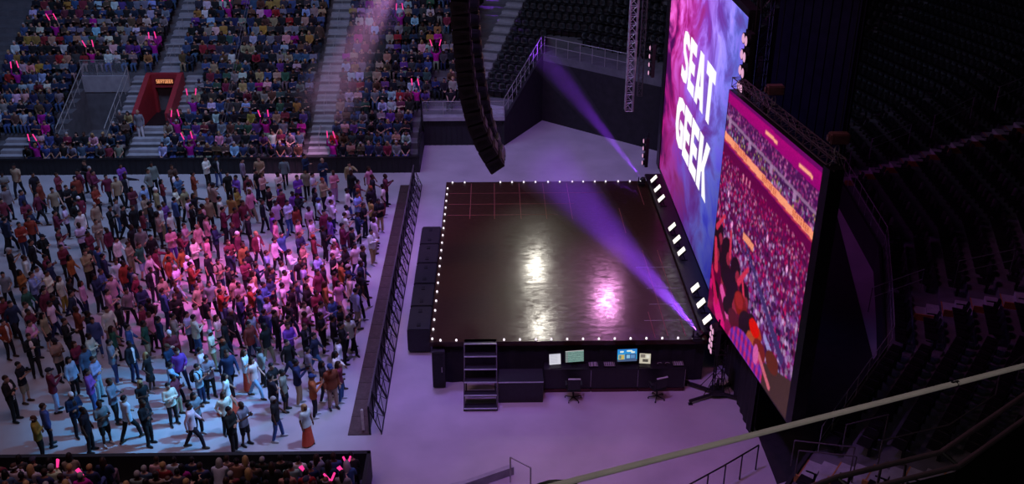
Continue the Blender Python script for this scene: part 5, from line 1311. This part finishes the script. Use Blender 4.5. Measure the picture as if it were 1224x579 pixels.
# near stand: rows seen from behind
near = []
for k in range(5):
    x = -15.6+R.uniform(0, .2)
    while x < -4.2:
        x += .50+R.uniform(-.02, .05)
        if -11.2 < x < -10.2: continue
        if R.random() < .06: continue
        y, z = 22.95-.85*k, .30+.42*k; y += .22; z += .10; near.append(dict(k=k, **mkseated(x, y, z, math.pi/2), px=px((x, y, z+1.15))))
near = [s for s in near if s['px'][1] < 590 and -12 < s['px'][0] < 445 and s['x'] < -4.2]
for sx_, sy_, c in ((67, 548, None), (110, 566, MAG), (360, 556, dict((p[0], p) for p in PAL)['red']), (392, 568, None), (408, 564, None), (424, 567, None)):
    b_ = min((s for s in near if not s.get('stick')), key=lambda s: (s['px'][0]-sx_)**2+(s['px'][1]-sy_-10)**2); b_['pose'] = 'clap'; b_['stick'] = True
    if c: b_['col'] = c
solo_s = near+[]
frest = []
need = 300-len(near)
stk = [s for s in far if s.get('stick')]; oth = [s for s in far if not s.get('stick')]
far_solo = stk+oth[:max(0, need-len(stk))]; frest = oth[max(0, need-len(stk)):]
SP_N = dict(lap='hands on lap', folded='arms folded', forward='leaning forward', clap='clapping', cheer='arms raised', thighs='sitting back')
def block(x): return ('left of the pit', 'between pit and portal', 'between portal and second aisle', 'right of the second aisle')[0 if x < -23 else 1 if x < -19 else 2 if x < -9.5 else 3]
for s in far_solo: s['sec'] = (s['k'], block(s['x']))
cnt = {}
for s in sorted(far, key=lambda s: s['x']):
    key = (s['k'], block(s['x'])); cnt[key] = cnt.get(key, 0)+1; s['seatno'] = cnt[key]
for s in far_solo:
    s['label'] = f"{s['col'][0]}-clad person in {nth(s['k']+1)} row above far wall, {block(s['x'])}, {nth(s['seatno'])} seat"
cnt = {}
for s in sorted(near, key=lambda s: s['x']):
    cnt[s['k']] = cnt.get(s['k'], 0)+1
    s['label'] = f"person in {s['col'][0]} from behind, {nth(s['k']+1)} row of near stand, {nth(cnt[s['k']])} from outer end"
jit = lambda c: tuple(q*R.uniform(.75, 1.25) for q in c)
for s in near+far_solo:
    d = SEAT[s['pose']]
    b_ = bpy.data.objects.new('seated_person', d['body']); COL.objects.link(b_); b_.color = (*s['skin'], 1); b_.location = (s['x'], s['y'], s['z']+.005); b_.rotation_euler = (0, 0, s['rz']); b_.scale = (s['sc'],)*3
    tag(b_, s['label'], 'person', 'seated crowd')
    child(b_, 'shirt', d[s['top']], jit(s['col'][1])); child(b_, 'trousers', d['trousers'], jit(s['bot'])); [child(b_, 'shoe', q, (.03, .03, .03)) for q in d['shoes']]
    child(b_, 'cap' if s['hr'] == 'cap' else 'hair', d['hair'][s['hr']], (.05, .05, .09) if s['hr'] == 'cap' else HAIRC['g' if s['hr'] == 'fringe' else s['hc']])
    if s.get('stick'):
        for hi_, (w, dd) in enumerate(d['hands']):
            mx = TM(s['x'], s['y'], s['z'], s['rz'], s['sc']); c = mx@(w+dd*.07); tilt = R.uniform(-.3, .3); sl_ = .46 if s['y'] > 40 else .30; tilt *= 1 if s['y'] > 40 else 4; up_ = Vector((math.sin(tilt), -.25 if s['y'] > 40 else .1, 1)).normalized()
            o = empty('light_stick', c, 0, f"pink light stick, {'left' if hi_ == 0 else 'right'} hand, {nth(s['k']+1)} row, "+(f"{block(s['x'])}, {nth(s['seatno'])} seat" if 'seatno' in s else s['label'].split(', ')[-1]+' of near stand'), 'light stick', 'pink light sticks')
            part('tube', M['stick'], o, lambda bm: bar(bm, up_*.05, up_*sl_, .030, 10)); part('grip', M['black'], o, lambda bm: bar(bm, up_*-.08, up_*.05, .022, 8))
ins = []
for s in frest:
    L_ = LOW[s['pose']]; mx = TM(s['x'], s['y'], s['z'], s['rz'], s['sc']); ins += [(L_['body'], mx, s['skin']), (L_['long'], mx, jit(s['col'][1])), (L_['trousers'], mx, jit(s['bot'])), (L_['hlong' if s['hr'] in ('long', 'bun') else 'hshort'], mx, HAIRC[s['hc']])]
merged('seated_crowd', ins, M['vcloth'], 'packed seated crowd filling the upper rows of the far stand', 'crowd', 'seated crowd')
merged('crowd_seating', [(q.data, TM(s['x'], s['y']+(.14 if s['y'] > 40 else -.14), s['z']-.09, math.pi if s['y'] > 40 else 0), (.02, .02, .02)) for s in far+near for n, q in SP if n != 'armrest'], M['seat'], 'black folding seats under and between the seated crowd', 'seats')
# attendants on the stairs and latecomers
for (x, y, z, rz_, top, bot, lab, hr) in ((-19.35, 51.55, fdeck(2)+.0, -1.57, 'G', 'W', 'grey-haired attendant in grey top and white trousers standing beside the red portal', 'fringe'), (-10.35, fy(11), fdeck(11)+.02, 1.57, 'C', 'K', 'person in brown top climbing the steps between the crowd blocks', 'short')):
    d = STAND['stand']; b_ = bpy.data.objects.new('standing_person', d['body']); COL.objects.link(b_); b_.color = (*SKINS[1], 1); b_.location = (x, y, z); b_.rotation_euler = (0, 0, rz_); tag(b_, lab, 'person')
    for nm, me, c in (('shirt', d['long'], RGB[top]), ('trousers', d['trousers'], RGB[bot]), ('shoe', d['shoes'][0], (.02,)*3), ('shoe', d['shoes'][1], (.02,)*3), ('hair', HAIR[hr], HAIRC['g' if hr == 'fringe' else 'k'])): child(b_, nm, me, c)
# portal sign
o = empty('portal_sign', (-18.85, 55.18, 3.13), 0, 'small glowing orange sign over the red portal doorway', 'sign')
part('board', mat('sign_board', (.10, .015, .015), .5), o, lambda bm: box2(bm, (-.52, -.03, -.16), (.52, .02, .16)))
for i, ch in enumerate('SEATGEEK'):
    x0 = -.48+.12*i
    def f(bm):
        for a in (LET[ch] or []): box2(bm, (x0+.1*a[0], -.045, -.11+.22*a[1]), (x0+.1*a[2], -.03, -.11+.22*a[3]))
        if ch == 'A': [box2(bm, (x0+.1*a[0], -.045, -.11+.22*a[1]), (x0+.1*a[2], -.03, -.11+.22*a[3])) for a in ((0, 0, .26, 1), (.74, 0, 1, 1), (0, .8, 1, 1), (0, .4, 1, .58))]
        if ch == 'K': [box2(bm, (x0+.1*a[0], -.045, -.11+.22*a[1]), (x0+.1*a[2], -.03, -.11+.22*a[3])) for a in ((0, 0, .26, 1), (.26, .4, .6, .6), (.6, .55, 1, 1), (.6, 0, 1, .45))]
    part('letter', M['sign'], o, f)

# ================================================================ LIGHT
w = bpy.data.worlds.new('world'); SC.world = w; w.use_nodes = True
w.node_tree.nodes['Background'].inputs['Color'].default_value = (.35, .25, .55, 1); w.node_tree.nodes['Background'].inputs['Strength'].default_value = .004
def spot(loc, target, col, power, deg, blend=.6, r=.3):
    l = bpy.data.lights.new('spot_light', 'SPOT'); l.energy = power; l.color = col; l.spot_size = math.radians(deg); l.spot_blend = blend; l.shadow_soft_size = r
    o = bpy.data.objects.new('spot_light', l); COL.objects.link(o); o.location = loc; d = Vector(target)-Vector(loc); o.rotation_euler = d.to_track_quat('-Z', 'Y').to_euler(); return o
def area(loc, target, col, power, sx, sy):
    l = bpy.data.lights.new('area_light', 'AREA'); l.energy = power; l.color = col; l.shape = 'RECTANGLE'; l.size = sx; l.size_y = sy
    o = bpy.data.objects.new('area_light', l); COL.objects.link(o); o.location = loc; d = Vector(target)-Vector(loc); o.rotation_euler = d.to_track_quat('-Z', 'Y').to_euler(); return o
# floor washes from the flown rig
BLUE, CYAN, VIO, PINK = (.22, .40, 1), (.09, .46, 1), (.46, .28, 1), (1, .15, .66)
spot((-2, 22, 24), atz(60, 330), (.55, .42, .80), 1800, 44, .9, .8)
spot((-4, 30, 20), atz(300, 352), PINK, 30000, 27, 1, .4)
spot((-7, 34, 21), atz(230, 345), (1, .18, .75), 6000, 28, 1, .5)
spot((3, 30, 19), atz(195, 490), CYAN, 32000, 19, 1, .35)
spot((1, 26, 20), atz(320, 500), (.34, .50, 1), 13000, 23, 1, .5)
spot((0, 44, 21), atz(420, 300), (.56, .20, 1), 8500, 34, 1, .5)
spot((-6, 42, 22), atz(130, 235), (.22, .50, 1), 5200, 44, 1, .8)
# violet wash over the open floor round the stage
spot((-1, 20, 25), (3, 25.5, 0), (.42, .20, 1), 7800, 46, .8, 1)
spot((5, 22, 24), (5, 26, 0), (1, .26, .60), 1700, 40, 1, 1)
spot((-3.2, 34, 22), (-3.6, 35, 0), (.36, .22, 1), 9500, 60, .9, .6)
spot((2, 44, 24), (1.5, 50, 0), (.42, .20, 1), 7000, 52, .9, 1)
# house light on the far stand
area((-20, 44, 24), (-21, 56, 3), (.30, .48, 1), 1900, 16, 5)
area((-8, 44, 24), (-9, 56, 3), (.70, .62, .92), 1150, 12, 5)
area((0, 42, 24), (1, 60, 4), (.55, .20, .85), 130, 10, 5)
spot((3.5, 40, 17), (6.52, 46, 8), (.80, .70, 1), 900, 34, .8, .3)  # narrow spot added to brighten the hanging truss
# near stand, dark bowl
area((-9, 21, 22), (-10, 22, 1), (.95, .55, .66), 800, 12, 4)
spot((3, 30, 21), (17, 31, 3), (.70, .18, .62), 1900, 50, 1, 1)
spot((7, 20, 21), (8, 13.5, 10), (1, .25, .5), 260, 44, 1, .6)
spot((1.5, 3, 22), (2.2, 5.4, 16), (.95, .86, .82), 430, 74, .4, .5)  # unseen lamp added above the viewpoint to brighten the near grey rail
# profile lamps whose light the glossy deck mirrors back
for (x, y), c, pw, r in (((640, 322), (1, .95, .82), 1350, .34), ((646, 392), (1, .95, .82), 1050, .34), ((725, 360), (1, .36, .85), 2100, .34)):
    p = atz(x, y, ZS); zl = 15.0; k = (zl-ZS)/(HC-ZS); L = Vector((p.x+(p.x)*k, p.y+p.y*k, zl)); spot(L, p, c, pw, 17, .8, r)
spot((2, 37, 22), (1, 36, ZS), (1, .50, .32), 2400, 42, .8, .5)
# moving-head beams in the haze
def hazemat(name, dens, an):
    m = bpy.data.materials.new(name); m.use_nodes = True; nt = m.node_tree; nt.nodes.remove(nt.nodes['Principled BSDF'])
    v = nt.nodes.new('ShaderNodeVolumeScatter'); v.inputs['Density'].default_value = dens; v.inputs['Anisotropy'].default_value = an; v.inputs['Color'].default_value = (1, 1, 1, 1)
    nt.links.new(v.outputs[0], nt.nodes['Material Output'].inputs['Volume']); return m
def beam(src, dst, r0, r1, col, power, dens, label, fixture=True):
    src, dst = Vector(src), Vector(dst); d = dst-src; L = d.length; rot = Vector((0, 0, 1)).rotation_difference(d)
    def cone(bm): bmesh.ops.create_cone(bm, cap_ends=True, segments=24, radius1=r0, radius2=r1, depth=L, matrix=Matrix.Translation(src+d*.5) @ rot.to_matrix().to_4x4())
    o = part('light_beam_haze', hazemat('beam_haze', dens, .1), None, cone); tag(o, label, 'haze', None, 'stuff')
    n = d.normalized(); apex = src-n*(r0*L/max(r1-r0, 1e-3)) if r1 > r0 else src
    s = spot(src-n*.05, dst, col, power, math.degrees(2*math.atan(r1*.92/L)), 1.0, .04)
    if fixture:
        f = empty('moving_head_light', (src.x, src.y, src.z), 0, 'black moving head lamp at the source of the '+label.split(' purple')[0]+' beam', 'stage light', 'moving heads on the stage edge')
        part('base', M['black'], f, lambda bm: box2(bm, (-.16, -.16, -.34), (.16, .16, -.22)), .02)
        part('yoke', M['blackm'], f, lambda bm: (box2(bm, (-.16, -.04, -.24), (-.12, .04, .04)), box2(bm, (.12, -.04, -.24), (.16, .04, .04)), box2(bm, (-.16, -.04, -.24), (.16, .04, -.2))))
        part('head', M['black'], f, lambda bm: bar(bm, n*-.22, n*-.07, .11, 14, .12))
        part('lens', emat('beam_lens', (.6, .25, 1), 6), f, lambda bm: bar(bm, n*-.075, n*-.06, .09, 14))
s1 = atz(767, 213, ZS+.4); d1 = atY(646, 62, 55.5)
beam(s1, d1, .07, .95, (.30, .04, 1), 66000, .022, 'far purple light beam rising from the back corner of the stage over the dark wall')
s2 = atz(834, 396, ZS+.35); d2 = atY(650, 190, 36.5)
beam(s2, d2, .07, 1.5, (.30, .05, 1), 56000, .022, 'near purple light beam slanting up across the glossy stage deck')
beam(atY(500, -70, 46.5), atY(385, 130, 48.8), .6, 1.9, (1, .40, .85), 14000, .05, 'broad pink haze shaft falling in front of the far crowd aisle', False)
